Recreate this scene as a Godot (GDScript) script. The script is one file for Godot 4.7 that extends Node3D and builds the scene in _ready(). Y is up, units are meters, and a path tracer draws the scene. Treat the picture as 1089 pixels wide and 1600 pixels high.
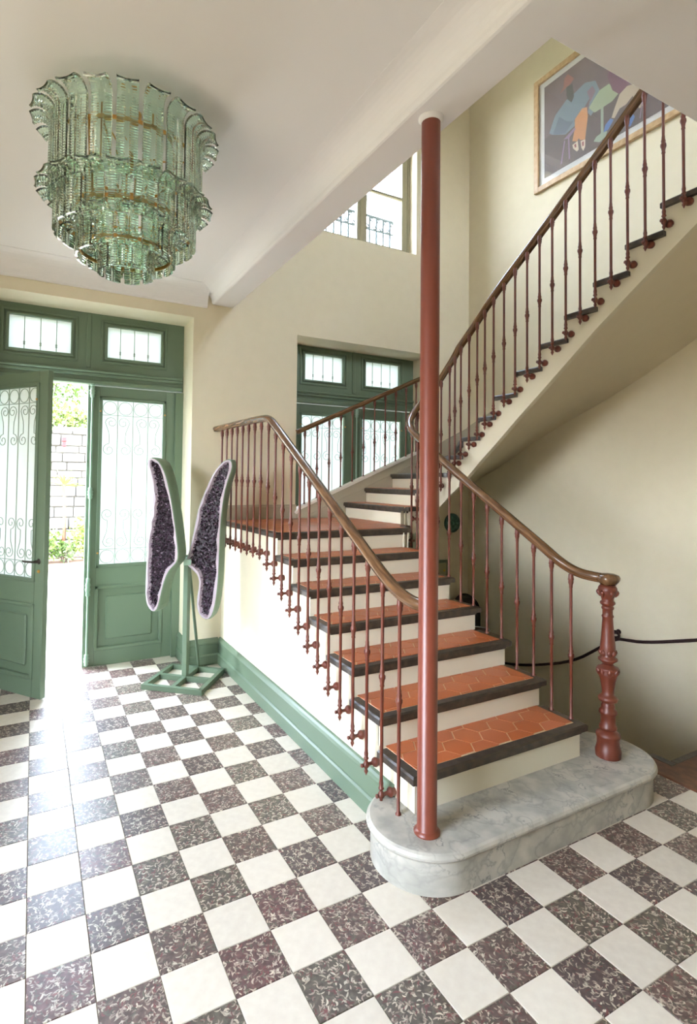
extends Node3D

var rng := RandomNumberGenerator.new()
var M := {}
var used := {}

const XL := -2.6
const XR := 4.53
const ZB := -2.6
const ZF := 4.6
const CEIL := 3.42
const UPPER := 6.9

# ------------------------------------------------------------------ scene set-up
func set_camera() -> void:
	var cam := Camera3D.new()
	cam.name = "camera"
	add_child(cam)
	var f := 854.0
	var near := 0.05
	var px := 517.3
	var py := 725.5
	cam.set_frustum(near * 1600.0 / f, Vector2((544.5 - px) / f, (py - 800.0) / f) * near, near, 200.0)
	cam.position = Vector3(-0.0194, 1.6786, 2.3337)
	cam.basis = Basis(Vector3.UP, -0.49898) * Basis(Vector3.RIGHT, 0.0296) * Basis(Vector3.BACK, 0.0113)
	cam.current = true

func set_light() -> void:
	var sky_mat := ProceduralSkyMaterial.new()
	sky_mat.sky_top_color = Color(0.77, 0.83, 0.92)
	sky_mat.sky_horizon_color = Color(0.95, 0.96, 0.97)
	sky_mat.ground_horizon_color = Color(0.72, 0.72, 0.68)
	sky_mat.ground_bottom_color = Color(0.5, 0.48, 0.42)
	sky_mat.sun_angle_max = 3.0
	sky_mat.sky_energy_multiplier = 7.0
	sky_mat.ground_energy_multiplier = 4.0
	var sky := Sky.new()
	sky.sky_material = sky_mat
	var env := Environment.new()
	env.background_mode = Environment.BG_SKY
	env.sky = sky
	env.tonemap_mode = Environment.TONE_MAPPER_LINEAR
	env.tonemap_exposure = 0.66
	env.sdfgi_enabled = true
	env.ssao_enabled = true
	env.ssil_enabled = true
	var we := WorldEnvironment.new()
	we.name = "world_environment"
	we.environment = env
	add_child(we)
	var sun := DirectionalLight3D.new()
	sun.name = "sun"
	sun.light_color = Color(1.0, 0.95, 0.86)
	sun.light_energy = 14.0
	sun.light_angular_distance = 0.53
	sun.shadow_enabled = true
	add_child(sun)
	sun.look_at_from_position(Vector3(-7.0, 9.0, 2.1), Vector3.ZERO, Vector3.UP)

# ------------------------------------------------------------------ naming and tagging
func numbered(n: String) -> String:
	if not used.has(n):
		used[n] = 0
		return n
	used[n] += 1
	return "%s_%03d" % [n, used[n]]

func thing(called: String, label: String, category: String, at := Vector3.ZERO, group := "") -> Node3D:
	var o := Node3D.new()
	o.name = numbered(called)
	add_child(o)
	o.position = at
	tag(o, label, category, group)
	return o

func tag(o: Node, label: String, category: String, group := "") -> void:
	o.set_meta("label", label)
	o.set_meta("category", category)
	if group != "":
		o.set_meta("group", group)

func structure(called: String, label := "") -> Node3D:
	var o := Node3D.new()
	o.name = numbered(called)
	add_child(o)
	o.set_meta("kind", "structure")
	if label != "":
		o.set_meta("label", label)
	return o

func part(parent: Node, called: String, s: SurfaceTool, m: Material, label := "") -> MeshInstance3D:
	return inst(parent, called, s.commit(), m, label)

func inst(parent: Node, called: String, mesh: Mesh, m: Material, label := "") -> MeshInstance3D:
	var o := MeshInstance3D.new()
	o.name = called
	o.mesh = mesh
	if m:
		o.material_override = m
	o.cast_shadow = GeometryInstance3D.SHADOW_CASTING_SETTING_ON
	parent.add_child(o, true)
	if label != "":
		o.set_meta("label", label)
	return o

func wall_part(called: String, s: SurfaceTool, m: Material, label := "") -> MeshInstance3D:
	var o := part(self, called, s, m, label)
	o.set_meta("kind", "structure")
	return o

# ------------------------------------------------------------------ mesh helpers
func mb() -> SurfaceTool:
	var s := SurfaceTool.new()
	s.begin(Mesh.PRIMITIVE_TRIANGLES)
	return s

func tri(s: SurfaceTool, a: Vector3, b: Vector3, c: Vector3, hint := Vector3.ZERO) -> void:
	var n := (c - a).cross(b - a)
	if n.length_squared() < 1e-18:
		return
	n = n.normalized()
	if hint != Vector3.ZERO and n.dot(hint) < 0.0:
		n = -n
		var t := b
		b = c
		c = t
	for p in [a, b, c]:
		s.set_normal(n)
		s.set_uv(Vector2(p.x + p.z, p.y))
		s.add_vertex(p)

func quad(s: SurfaceTool, a: Vector3, b: Vector3, c: Vector3, d: Vector3, hint := Vector3.ZERO) -> void:
	tri(s, a, b, c, hint)
	tri(s, a, c, d, hint)

func smooth_tri(s: SurfaceTool, p: Array, n: Array, uv: Array) -> void:
	var face: Vector3 = (p[2] - p[0]).cross(p[1] - p[0])
	var order := [0, 1, 2]
	if face.dot(n[0] + n[1] + n[2]) < 0.0:
		order = [0, 2, 1]
	for i in order:
		s.set_normal(n[i])
		s.set_uv(uv[i])
		s.add_vertex(p[i])

func smooth_quad(s: SurfaceTool, p: Array, n: Array, uv: Array) -> void:
	smooth_tri(s, [p[0], p[1], p[2]], [n[0], n[1], n[2]], [uv[0], uv[1], uv[2]])
	smooth_tri(s, [p[0], p[2], p[3]], [n[0], n[2], n[3]], [uv[0], uv[2], uv[3]])

func box(s: SurfaceTool, lo: Vector3, hi: Vector3, bev := 0.0, xf := Transform3D.IDENTITY) -> void:
	var c := (lo + hi) * 0.5
	var h := (hi - lo) * 0.5
	bev = minf(bev, minf(h.x, minf(h.y, h.z)) * 0.9)
	var v := func(sg: Vector3, axis: int) -> Vector3:
		var p := Vector3.ZERO
		for i in 3:
			p[i] = c[i] + sg[i] * (h[i] - (0.0 if i == axis else bev))
		return xf * p
	for axis in 3:
		var a1 := (axis + 1) % 3
		var a2 := (axis + 2) % 3
		for sn in [-1.0, 1.0]:
			var q := []
			for e in [[-1.0, -1.0], [1.0, -1.0], [1.0, 1.0], [-1.0, 1.0]]:
				var sg := Vector3.ZERO
				sg[axis] = sn
				sg[a1] = e[0]
				sg[a2] = e[1]
				q.append(v.call(sg, axis))
			var hn := Vector3.ZERO
			hn[axis] = sn
			quad(s, q[0], q[1], q[2], q[3], xf.basis * hn)
			if bev > 0.0:
				for sm in [-1.0, 1.0]:
					var sg1 := Vector3.ZERO
					sg1[axis] = sn
					sg1[a1] = sm
					sg1[a2] = -1.0
					var sg2 := sg1
					sg2[a2] = 1.0
					var hh := Vector3.ZERO
					hh[axis] = sn
					hh[a1] = sm
					quad(s, v.call(sg1, axis), v.call(sg2, axis), v.call(sg2, a1), v.call(sg1, a1), xf.basis * hh)
	if bev > 0.0:
		for x in [-1.0, 1.0]:
			for y in [-1.0, 1.0]:
				for z in [-1.0, 1.0]:
					var sg := Vector3(x, y, z)
					tri(s, v.call(sg, 0), v.call(sg, 1), v.call(sg, 2), xf.basis * sg)

# profile: Vector2(radius, height) from bottom to top
func lathe(s: SurfaceTool, prof: Array, segs: int, xf := Transform3D.IDENTITY) -> void:
	var sn := []
	for i in prof.size() - 1:
		var d: Vector2 = prof[i + 1] - prof[i]
		sn.append(Vector2(d.y, -d.x).normalized())
	for i in prof.size() - 1:
		var n0: Vector2 = sn[i]
		var n1: Vector2 = sn[i]
		if i > 0 and sn[i - 1].dot(sn[i]) > 0.4:
			n0 = (sn[i - 1] + sn[i]).normalized()
		if i < sn.size() - 1 and sn[i + 1].dot(sn[i]) > 0.4:
			n1 = (sn[i + 1] + sn[i]).normalized()
		for k in segs:
			var a := TAU * k / segs
			var b := TAU * (k + 1) / segs
			var pa: Vector2 = prof[i]
			var pb: Vector2 = prof[i + 1]
			var P := [Vector3(pa.x * cos(a), pa.y, pa.x * sin(a)), Vector3(pb.x * cos(a), pb.y, pb.x * sin(a)), Vector3(pb.x * cos(b), pb.y, pb.x * sin(b)), Vector3(pa.x * cos(b), pa.y, pa.x * sin(b))]
			var N := [Vector3(n0.x * cos(a), n0.y, n0.x * sin(a)), Vector3(n1.x * cos(a), n1.y, n1.x * sin(a)), Vector3(n1.x * cos(b), n1.y, n1.x * sin(b)), Vector3(n0.x * cos(b), n0.y, n0.x * sin(b))]
			for j in 4:
				P[j] = xf * P[j]
				N[j] = (xf.basis * N[j]).normalized()
			var U := [Vector2(float(k) / segs, pa.y), Vector2(float(k) / segs, pb.y), Vector2(float(k + 1) / segs, pb.y), Vector2(float(k + 1) / segs, pa.y)]
			if pa.x < 1e-5:
				smooth_tri(s, [P[0], P[1], P[2]], [N[0], N[1], N[2]], [U[0], U[1], U[2]])
			elif pb.x < 1e-5:
				smooth_tri(s, [P[0], P[1], P[3]], [N[0], N[1], N[3]], [U[0], U[1], U[3]])
			else:
				smooth_quad(s, P, N, U)

func tube(s: SurfaceTool, pts: Array, r: float, segs := 8, caps := true) -> void:
	var side := Vector3.ZERO
	var rings := []
	for i in pts.size():
		var t: Vector3 = (pts[mini(i + 1, pts.size() - 1)] - pts[maxi(i - 1, 0)]).normalized()
		if side == Vector3.ZERO:
			side = t.cross(Vector3.UP if absf(t.y) < 0.9 else Vector3.RIGHT).normalized()
		else:
			side = (side - t * side.dot(t)).normalized()
		var up := side.cross(t)
		var ring := []
		for k in segs:
			var a := TAU * k / segs
			ring.append(side * cos(a) + up * sin(a))
		rings.append(ring)
	var len := 0.0
	for i in pts.size() - 1:
		var l2: float = len + (pts[i + 1] - pts[i]).length()
		for k in segs:
			var k2 := (k + 1) % segs
			smooth_quad(s, [pts[i] + rings[i][k] * r, pts[i + 1] + rings[i + 1][k] * r, pts[i + 1] + rings[i + 1][k2] * r, pts[i] + rings[i][k2] * r], [rings[i][k], rings[i + 1][k], rings[i + 1][k2], rings[i][k2]], [Vector2(len, float(k) / segs), Vector2(l2, float(k) / segs), Vector2(l2, float(k + 1) / segs), Vector2(len, float(k + 1) / segs)])
		len = l2
	if caps:
		for e in [0, pts.size() - 1]:
			var d: Vector3 = (pts[0] - pts[1]) if e == 0 else (pts[e] - pts[e - 1])
			for k in range(1, segs - 1):
				tri(s, pts[e] + rings[e][0] * r, pts[e] + rings[e][k] * r, pts[e] + rings[e][k + 1] * r, d)

# a closed outline (x across, y up) carried along a path, kept upright
func sweep(s: SurfaceTool, pts: Array, outline: Array, smooth := true) -> void:
	var n := outline.size()
	var on := []
	for k in n:
		var d1: Vector2 = outline[k] - outline[(k + n - 1) % n]
		var d2: Vector2 = outline[(k + 1) % n] - outline[k]
		var d := (d1.normalized() + d2.normalized()).normalized()
		on.append(Vector2(d.y, -d.x))
	var area := 0.0
	for k in n:
		var a: Vector2 = outline[k]
		area += a.cross(outline[(k + 1) % n])
	if area < 0.0:
		for k in n:
			on[k] = -on[k]
	var rings := []
	var norms := []
	for i in pts.size():
		var t: Vector3 = (pts[mini(i + 1, pts.size() - 1)] - pts[maxi(i - 1, 0)]).normalized()
		var side := t.cross(Vector3.UP).normalized()
		var up := side.cross(t)
		var ring := []
		var nn := []
		for k in n:
			ring.append(pts[i] + side * outline[k].x + up * outline[k].y)
			nn.append((side * on[k].x + up * on[k].y).normalized())
		rings.append(ring)
		norms.append(nn)
	var len := 0.0
	for i in pts.size() - 1:
		var l2: float = len + (pts[i + 1] - pts[i]).length()
		for k in n:
			var k2 := (k + 1) % n
			if smooth:
				smooth_quad(s, [rings[i][k], rings[i + 1][k], rings[i + 1][k2], rings[i][k2]], [norms[i][k], norms[i + 1][k], norms[i + 1][k2], norms[i][k2]], [Vector2(float(k) / n, len), Vector2(float(k) / n, l2), Vector2(float(k + 1) / n, l2), Vector2(float(k + 1) / n, len)])
			else:
				quad(s, rings[i][k], rings[i + 1][k], rings[i + 1][k2], rings[i][k2], norms[i][k] + norms[i][k2])
		len = l2
	for e in [0, pts.size() - 1]:
		var d: Vector3 = (pts[0] - pts[1]) if e == 0 else (pts[e] - pts[e - 1])
		for k in range(1, n - 1):
			tri(s, rings[e][0], rings[e][k], rings[e][k + 1], d)

func ccw(p: PackedVector2Array) -> PackedVector2Array:
	var a := 0.0
	for k in p.size():
		a += p[k].cross(p[(k + 1) % p.size()])
	var q := p.duplicate()
	if a < 0.0:
		q.reverse()
	return q

# outline in plan (x, z) raised from y0 to y1
func prism(s: SurfaceTool, poly: PackedVector2Array, y0: float, y1: float, bev := 0.0, xf := Transform3D.IDENTITY) -> void:
	if poly.size() < 3:
		return
	poly = ccw(poly)
	var top := poly
	if bev > 0.0:
		var r := Geometry2D.offset_polygon(poly, -bev, Geometry2D.JOIN_MITER)
		if r.size() == 1 and r[0].size() == poly.size():
			top = ccw(r[0])
			# line the two rings up
			var best := 0
			for k in top.size():
				if top[k].distance_to(poly[0]) < top[best].distance_to(poly[0]):
					best = k
			var shifted := PackedVector2Array()
			for k in top.size():
				shifted.append(top[(k + best) % top.size()])
			top = shifted
		else:
			bev = 0.0
	var ids := Geometry2D.triangulate_polygon(top)
	var ctr := Vector2.ZERO
	for i in range(0, ids.size(), 3):
		tri(s, xf * Vector3(top[ids[i]].x, y1, top[ids[i]].y), xf * Vector3(top[ids[i + 1]].x, y1, top[ids[i + 1]].y), xf * Vector3(top[ids[i + 2]].x, y1, top[ids[i + 2]].y), xf.basis * Vector3.UP)
	ids = Geometry2D.triangulate_polygon(poly)
	for i in range(0, ids.size(), 3):
		tri(s, xf * Vector3(poly[ids[i]].x, y0, poly[ids[i]].y), xf * Vector3(poly[ids[i + 1]].x, y0, poly[ids[i + 1]].y), xf * Vector3(poly[ids[i + 2]].x, y0, poly[ids[i + 2]].y), xf.basis * Vector3.DOWN)
	for k in poly.size():
		var a := poly[k]
		var b := poly[(k + 1) % poly.size()]
		var d := b - a
		var out := Vector3(d.y, 0.0, -d.x)
		quad(s, xf * Vector3(a.x, y0, a.y), xf * Vector3(b.x, y0, b.y), xf * Vector3(b.x, y1 - bev, b.y), xf * Vector3(a.x, y1 - bev, a.y), xf.basis * out)
		if bev > 0.0:
			var ta := top[k]
			var tb := top[(k + 1) % poly.size()]
			quad(s, xf * Vector3(a.x, y1 - bev, a.y), xf * Vector3(b.x, y1 - bev, b.y), xf * Vector3(tb.x, y1, tb.y), xf * Vector3(ta.x, y1, ta.y), xf.basis * (out + Vector3.UP * out.length()))

# outline in the x-y plane given depth along z
func slab_xy(s: SurfaceTool, poly: PackedVector2Array, z0: float, z1: float) -> void:
	prism(s, poly, z0, z1, 0.0, Transform3D(Basis(Vector3.RIGHT, Vector3.BACK, Vector3.UP), Vector3.ZERO))

# outline in the z-y plane given depth along x
func slab_zy(s: SurfaceTool, poly: PackedVector2Array, x0: float, x1: float) -> void:
	prism(s, poly, x0, x1, 0.0, Transform3D(Basis(Vector3.BACK, Vector3.RIGHT, Vector3.UP), Vector3.ZERO))

func chaikin(pts: Array, times: int) -> Array:
	for t in times:
		var q := [pts[0]]
		for i in pts.size() - 1:
			q.append(pts[i].lerp(pts[i + 1], 0.25))
			q.append(pts[i].lerp(pts[i + 1], 0.75))
		q.append(pts[-1])
		pts = q
	return pts

func disc_poly(c: Vector2, r: float, n := 24, from := 0.0, to := TAU) -> PackedVector2Array:
	var p := PackedVector2Array()
	for i in n + (0 if is_equal_approx(to - from, TAU) else 1):
		var a := from + (to - from) * i / n
		p.append(c + Vector2(cos(a), sin(a)) * r)
	return p

# ------------------------------------------------------------------ materials
func mat(c: Color, rough := 0.6, metal := 0.0) -> StandardMaterial3D:
	var m := StandardMaterial3D.new()
	m.albedo_color = c
	m.roughness = rough
	m.metallic = metal
	return m

func noise_image(w: int, h: int, f: float, sd: int, oct := 4, stretch := Vector2.ONE) -> PackedFloat32Array:
	var n := FastNoiseLite.new()
	n.seed = sd
	n.frequency = f
	n.fractal_octaves = oct
	var out := PackedFloat32Array()
	out.resize(w * h)
	for y in h:
		for x in w:
			# blend across the border so that the texture repeats without a seam
			var u := float(x)
			var v := float(y)
			var fx := u / w
			var a := n.get_noise_2d(u * stretch.x, v * stretch.y)
			var b := n.get_noise_2d((u - w) * stretch.x, v * stretch.y)
			var c := n.get_noise_2d(u * stretch.x, (v - h) * stretch.y)
			var d := n.get_noise_2d((u - w) * stretch.x, (v - h) * stretch.y)
			var wx := smoothstep(0.75, 1.0, fx)
			var wy := smoothstep(0.75, 1.0, v / h)
			out[y * w + x] = lerpf(lerpf(a, b, wx), lerpf(c, d, wx), wy)
	return out

func tinted(w: int, h: int, vals: PackedFloat32Array, a: Color, b: Color, lo := -0.5, hi := 0.5) -> ImageTexture:
	var im := Image.create(w, h, true, Image.FORMAT_RGB8)
	for y in h:
		for x in w:
			im.set_pixel(x, y, a.lerp(b, clampf((vals[y * w + x] - lo) / (hi - lo), 0.0, 1.0)))
	im.generate_mipmaps()
	return ImageTexture.create_from_image(im)

func triplanar(m: StandardMaterial3D, size: float, world := true) -> StandardMaterial3D:
	m.uv1_triplanar = true
	m.uv1_world_triplanar = world
	m.uv1_scale = Vector3.ONE / size
	return m

func terrazzo(sd: int, ground: Color, flakes: Array, count: int) -> StandardMaterial3D:
	var r := RandomNumberGenerator.new()
	r.seed = sd
	var W := 192
	var im := Image.create(W, W, true, Image.FORMAT_RGB8)
	var n := noise_image(W, W, 0.03, sd, 3)
	for y in W:
		for x in W:
			im.set_pixel(x, y, ground * (1.0 + n[y * W + x] * 0.35))
	for i in count:
		var p := Vector2(r.randf() * W, r.randf() * W)
		var a := r.randf() * TAU
		var bend := r.randf_range(-0.16, 0.16)
		var len := r.randf_range(10.0, 30.0)
		var wid := r.randf_range(1.3, 3.6)
		var c: Color = flakes[r.randi() % flakes.size()]
		c = c * r.randf_range(0.8, 1.1)
		var t := 0.0
		while t < len:
			var ww := wid * sin(PI * clampf(t / len, 0.08, 0.92))
			var iw := int(ceil(ww))
			for dy in range(-iw, iw + 1):
				for dx in range(-iw, iw + 1):
					if dx * dx + dy * dy <= ww * ww + 0.3:
						im.set_pixel(posmod(int(p.x) + dx, W), posmod(int(p.y) + dy, W), c)
			p += Vector2(cos(a), sin(a))
			a += bend
			t += 1.0
	im.generate_mipmaps()
	var m := mat(Color.WHITE, 0.37)
	m.albedo_texture = ImageTexture.create_from_image(im)
	return m

func make_materials() -> void:
	var plaster := noise_image(128, 128, 0.05, 3)
	M.wall = triplanar(mat(Color.WHITE, 0.85), 1.1)
	M.wall.albedo_texture = tinted(128, 128, plaster, Color(0.888, 0.85, 0.745), Color(0.898, 0.86, 0.757))
	M.ceiling = mat(Color(0.965, 0.96, 0.965), 0.85)
	M.reveal = mat(Color(0.93, 0.905, 0.86), 0.8)
	M.green = mat(Color(0.37, 0.44, 0.355), 0.42)
	M.green_light = mat(Color(0.55, 0.66, 0.58), 0.35)
	M.iron = mat(Color(0.37, 0.165, 0.105), 0.42)
	M.column = mat(Color(0.43, 0.195, 0.13), 0.38)
	M.brass = mat(Color(0.72, 0.55, 0.3), 0.3, 0.9)
	M.dark_metal = mat(Color(0.2, 0.17, 0.15), 0.4, 0.6)
	M.grille = mat(Color(0.60, 0.65, 0.58), 0.5)
	M.frost = mat(Color(0.95, 0.97, 0.95), 0.35)
	M.frost.backlight_enabled = true
	M.frost.backlight = Color(0.70, 0.71, 0.70)
	M.pane = mat(Color(1, 1, 1, 0.06), 0.02)
	M.pane.transparency = BaseMaterial3D.TRANSPARENCY_ALPHA
	M.grout = mat(Color(0.55, 0.51, 0.45), 0.85)
	var cream := noise_image(128, 128, 0.03, 11, 5)
	M.cream = []
	for i in 3:
		var m := mat(Color.WHITE, 0.36)
		m.albedo_texture = tinted(128, 128, cream, Color(0.835, 0.79, 0.72) * (1.0 - 0.02 * i), Color(0.855, 0.815, 0.745) * (1.0 - 0.015 * i))
		M.cream.append(m)
	var pale := [Color(0.74, 0.70, 0.63), Color(0.70, 0.65, 0.58), Color(0.63, 0.57, 0.52), Color(0.55, 0.49, 0.45), Color(0.42, 0.25, 0.24), Color(0.34, 0.33, 0.28)]
	M.dark = [
		terrazzo(21, Color(0.33, 0.265, 0.24), pale, 270),
		terrazzo(22, Color(0.34, 0.245, 0.235), pale, 300),
		terrazzo(23, Color(0.32, 0.29, 0.25), pale, 260),
		terrazzo(24, Color(0.35, 0.28, 0.255), pale, 320),
		terrazzo(25, Color(0.29, 0.24, 0.23), pale, 240),
	]
	# marble of the starting step
	var W := 384
	var n1 := noise_image(W, W, 0.008, 31, 5)
	var n2 := noise_image(W, W, 0.013, 32, 5)
	var im := Image.create(W, W, true, Image.FORMAT_RGB8)
	for y in W:
		for x in W:
			var i := y * W + x
			var v := clampf(1.0 - absf(n1[i]) * 9.0, 0.0, 1.0)
			var v2 := clampf(1.0 - absf(n2[i] + 0.12) * 16.0, 0.0, 1.0)
			var c := Color(0.735, 0.715, 0.665).lerp(Color(0.60, 0.59, 0.55), clampf(n2[i] * 1.2 + 0.4, 0.0, 1.0))
			c = c.lerp(Color(0.50, 0.495, 0.47), v * v * 0.5)
			c = c.lerp(Color(0.34, 0.35, 0.345), pow(v2, 3.0) * smoothstep(-0.1, 0.3, n1[i]) * 0.8)
			im.set_pixel(x, y, c)
	im.generate_mipmaps()
	M.marble = triplanar(mat(Color.WHITE, 0.3), 0.9)
	M.marble.albedo_texture = ImageTexture.create_from_image(im)
	# woods
	var grain := noise_image(64, 256, 0.02, 41, 4, Vector2(6.0, 1.0))
	M.rail = mat(Color.WHITE, 0.22)
	M.rail.albedo_texture = tinted(64, 256, grain, Color(0.30, 0.205, 0.13), Color(0.47, 0.345, 0.23))
	M.rail.uv1_scale = Vector3(1.0, 0.8, 1.0)
	M.nosing = triplanar(mat(Color.WHITE, 0.38), 0.5)
	M.nosing.albedo_texture = tinted(64, 256, grain, Color(0.15, 0.125, 0.105), Color(0.27, 0.225, 0.18))
	M.basement_wood = triplanar(mat(Color.WHITE, 0.5), 0.5)
	M.basement_wood.albedo_texture = tinted(64, 256, grain, Color(0.30, 0.17, 0.10), Color(0.42, 0.25, 0.15))
	M.frame_wood = triplanar(mat(Color.WHITE, 0.45), 0.4)
	M.frame_wood.albedo_texture = tinted(64, 256, grain, Color(0.70, 0.58, 0.43), Color(0.78, 0.67, 0.52))
	M.terracotta = []
	for c in [Color(0.72, 0.385, 0.215), Color(0.75, 0.41, 0.235), Color(0.69, 0.36, 0.195), Color(0.73, 0.40, 0.25)]:
		M.terracotta.append(mat(c, 0.28))
	M.joint = mat(Color(0.82, 0.72, 0.59), 0.8)
	M.riser = mat(Color(0.875, 0.845, 0.755), 0.65)
	M.skirting = mat(Color(0.70, 0.665, 0.575), 0.6)
	M.black = mat(Color(0.03, 0.035, 0.03), 0.6)
	M.rope = mat(Color(0.16, 0.07, 0.065), 0.8)
	M.glass = mat(Color(0.895, 0.975, 0.92, 0.0), 0.02)
	M.glass.refraction_enabled = true
	M.glass.refraction_scale = 0.05
	M.sage = mat(Color(0.60, 0.58, 0.48), 0.55)
	M.white = mat(Color(0.9, 0.9, 0.89), 0.5)

# ------------------------------------------------------------------ the shell of the house
func bx(s: SurfaceTool, x0: float, x1: float, y0: float, y1: float, z0: float, z1: float, bev := 0.0) -> void:
	box(s, Vector3(x0, y0, z0), Vector3(x1, y1, z1), bev)

const D1 := [-0.42, 1.23]
const D2 := [2.27, 3.975]
const WN := [2.48, 3.74]

func build_shell() -> void:
	# back wall with two doorways and the staircase window
	var s := mb()
	var zo := -3.06
	bx(s, -2.9, D1[0], -0.3, 7.2, zo, ZB)
	bx(s, D1[0], D1[1], 3.15, 7.2, zo, ZB)
	bx(s, D1[0], D1[1], -0.3, -0.01, zo, ZB)
	bx(s, D1[1], D2[0], -0.3, 7.2, zo, ZB)
	bx(s, D2[0], D2[1], 3.13, 4.25, zo, ZB)
	bx(s, D2[0], D2[1], -0.3, 0.0, zo, ZB)
	bx(s, D2[0], D2[1], 6.05, 7.2, zo, ZB)
	bx(s, D2[0], WN[0], 4.25, 6.05, zo, ZB)
	bx(s, WN[1], D2[1], 4.25, 6.05, zo, ZB)
	bx(s, D2[1], 4.9, -2.6, 7.2, zo, ZB)
	bx(s, 3.2, D2[1], -2.6, -0.3, zo, ZB)
	wall_part("wall_back", s, M.wall, "cream plaster back wall pierced by two green doors")
	s = mb()
	bx(s, XR, 4.9, -2.6, 7.2, ZB, 4.9)
	wall_part("wall_right", s, M.wall, "tall cream plaster wall beside the upper flight")
	s = mb()
	bx(s, -2.9, XL, -0.3, 0.8, ZB, 4.9)
	bx(s, -2.9, XL, 2.8, 7.2, ZB, 4.9)
	bx(s, -2.9, XL, 0.8, 2.8, ZB, 0.4)
	bx(s, -2.9, XL, 0.8, 2.8, 2.2, 4.9)
	wall_part("wall_left", s, M.wall)
	s = mb()
	bx(s, XL, XR, -2.6, 3.42, ZF, 4.9)
	bx(s, XL, 2.4, 3.42, 7.2, ZF, 4.9)
	bx(s, 2.4, 3.4, 3.42, 4.6, ZF, 4.9)
	bx(s, 2.4, 3.4, 6.0, 7.2, ZF, 4.9)
	bx(s, 3.4, XR, 3.42, 7.2, ZF, 4.9)
	wall_part("wall_front", s, M.wall)
	s = mb()
	bx(s, 1.32, 1.44, 3.70, UPPER, ZB, ZF)
	wall_part("wall_upper", s, M.wall)
	# ceiling of the hall with cove and beam, landing slab, upper ceiling and roof
	var c := structure("ceiling", "smooth white ceiling with a rounded cove")
	s = mb()
	bx(s, XL, 1.42, CEIL, 3.70, ZB, ZF)
	part(c, "ceiling_slab", s, M.ceiling)
	s = mb()
	var poly := PackedVector2Array([Vector2(-2.6, 3.422), Vector2(-2.6, 3.25), Vector2(-2.59, 3.25)])
	for i in 11:
		var a := PI * 0.5 * i / 10.0
		poly.append(Vector2(-2.42 - 0.155 * cos(a), 3.262 + 0.155 * sin(a)))
	poly.append(Vector2(-2.42, 3.422))
	slab_zy(s, poly, XL, 1.35)
	part(c, "cove", s, M.ceiling)
	s = mb()
	poly = PackedVector2Array([Vector2(1.60, 3.70), Vector2(1.60, 3.30), Vector2(1.594, 3.294), Vector2(1.412, 3.294), Vector2(1.402, 3.298), Vector2(1.396, 3.306)])
	for i in 11:
		var a := PI * 0.5 * i / 10.0
		poly.append(Vector2(1.246 + 0.148 * cos(a), 3.312 + 0.107 * sin(a)))
	poly.append(Vector2(1.246, 3.44))
	poly.append(Vector2(1.40, 3.70))
	slab_xy(s, poly, ZB, ZF)
	part(c, "beam", s, M.ceiling)
	s = mb()
	bx(s, 1.6, XR, 3.31, 3.70, 0.99, ZF, 0.006)
	part(c, "landing_slab", s, M.ceiling)
	s = mb()
	bx(s, XL, 4.9, UPPER, 7.3, -3.2, 5.0)
	part(c, "upper_ceiling", s, M.ceiling)
	build_floor()
	# skirting boards, painted green
	var prof := [Vector2(0, 0), Vector2(0.034, 0), Vector2(0.034, 0.082), Vector2(0.026, 0.092), Vector2(0.022, 0.094), Vector2(0.022, 0.178), Vector2(0.03, 0.186), Vector2(0.03, 0.2), Vector2(0.022, 0.214), Vector2(0.012, 0.226), Vector2(0.0, 0.232)]
	s = mb()
	var p2 := PackedVector2Array()
	for q in prof:
		p2.append(Vector2(1.53 - q.x, q.y))
	slab_xy(s, p2, -2.6, 0.16)
	wall_part("baseboard_stair", s, M.green, "green moulded skirting board along the white stair wall")
	s = mb()
	p2 = PackedVector2Array()
	for q in prof:
		p2.append(Vector2(-2.6 + q.x, q.y))
	slab_zy(s, p2, 1.235, 1.505)
	slab_zy(s, p2, XL, D1[0])
	# plinth block at the door jamb
	p2 = PackedVector2Array()
	for q in prof:
		p2.append(Vector2(1.23 - q.x * 0.7, q.y))
	slab_xy(s, p2, -2.96, -2.6)
	bx(s, 1.196, 1.24, 0.0, 0.238, -2.62, -2.56, 0.004)
	wall_part("baseboard_back", s, M.green, "green moulded skirting board in the corner by the door")

func tile_mesh(rot: int) -> ArrayMesh:
	var s := mb()
	tile_into(s, Vector3.ZERO, rot)
	return s.commit()

func tile_into(s: SurfaceTool, at: Vector3, rot: int) -> void:
	var h := 0.0990
	var b := 0.0014
	var cs := [Vector2(-1, -1), Vector2(1, -1), Vector2(1, 1), Vector2(-1, 1)]
	var top := []
	var mid := []
	var low := []
	var uv := []
	for i in 4:
		top.append(at + Vector3(cs[i].x * (h - b), 0.0, cs[i].y * (h - b)))
		mid.append(at + Vector3(cs[i].x * h, -b, cs[i].y * h))
		low.append(at + Vector3(cs[i].x * h, -0.012, cs[i].y * h))
		var c: Vector2 = cs[(i + rot) % 4]
		uv.append(Vector2(0.5, 0.5) + c * 0.49)
	var up := [Vector3.UP, Vector3.UP, Vector3.UP, Vector3.UP]
	smooth_quad(s, top, up, uv)
	for i in 4:
		var j := (i + 1) % 4
		var d: Vector2 = cs[i] + cs[j]
		var n := Vector3(d.x, 1.4, d.y).normalized()
		smooth_quad(s, [top[i], top[j], mid[j], mid[i]], [n, n, n, n], [uv[i], uv[j], uv[j], uv[i]])
		n = Vector3(d.x, 0, d.y).normalized()
		smooth_quad(s, [mid[i], mid[j], low[j], low[i]], [n, n, n, n], [uv[i], uv[j], uv[j], uv[i]])

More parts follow.
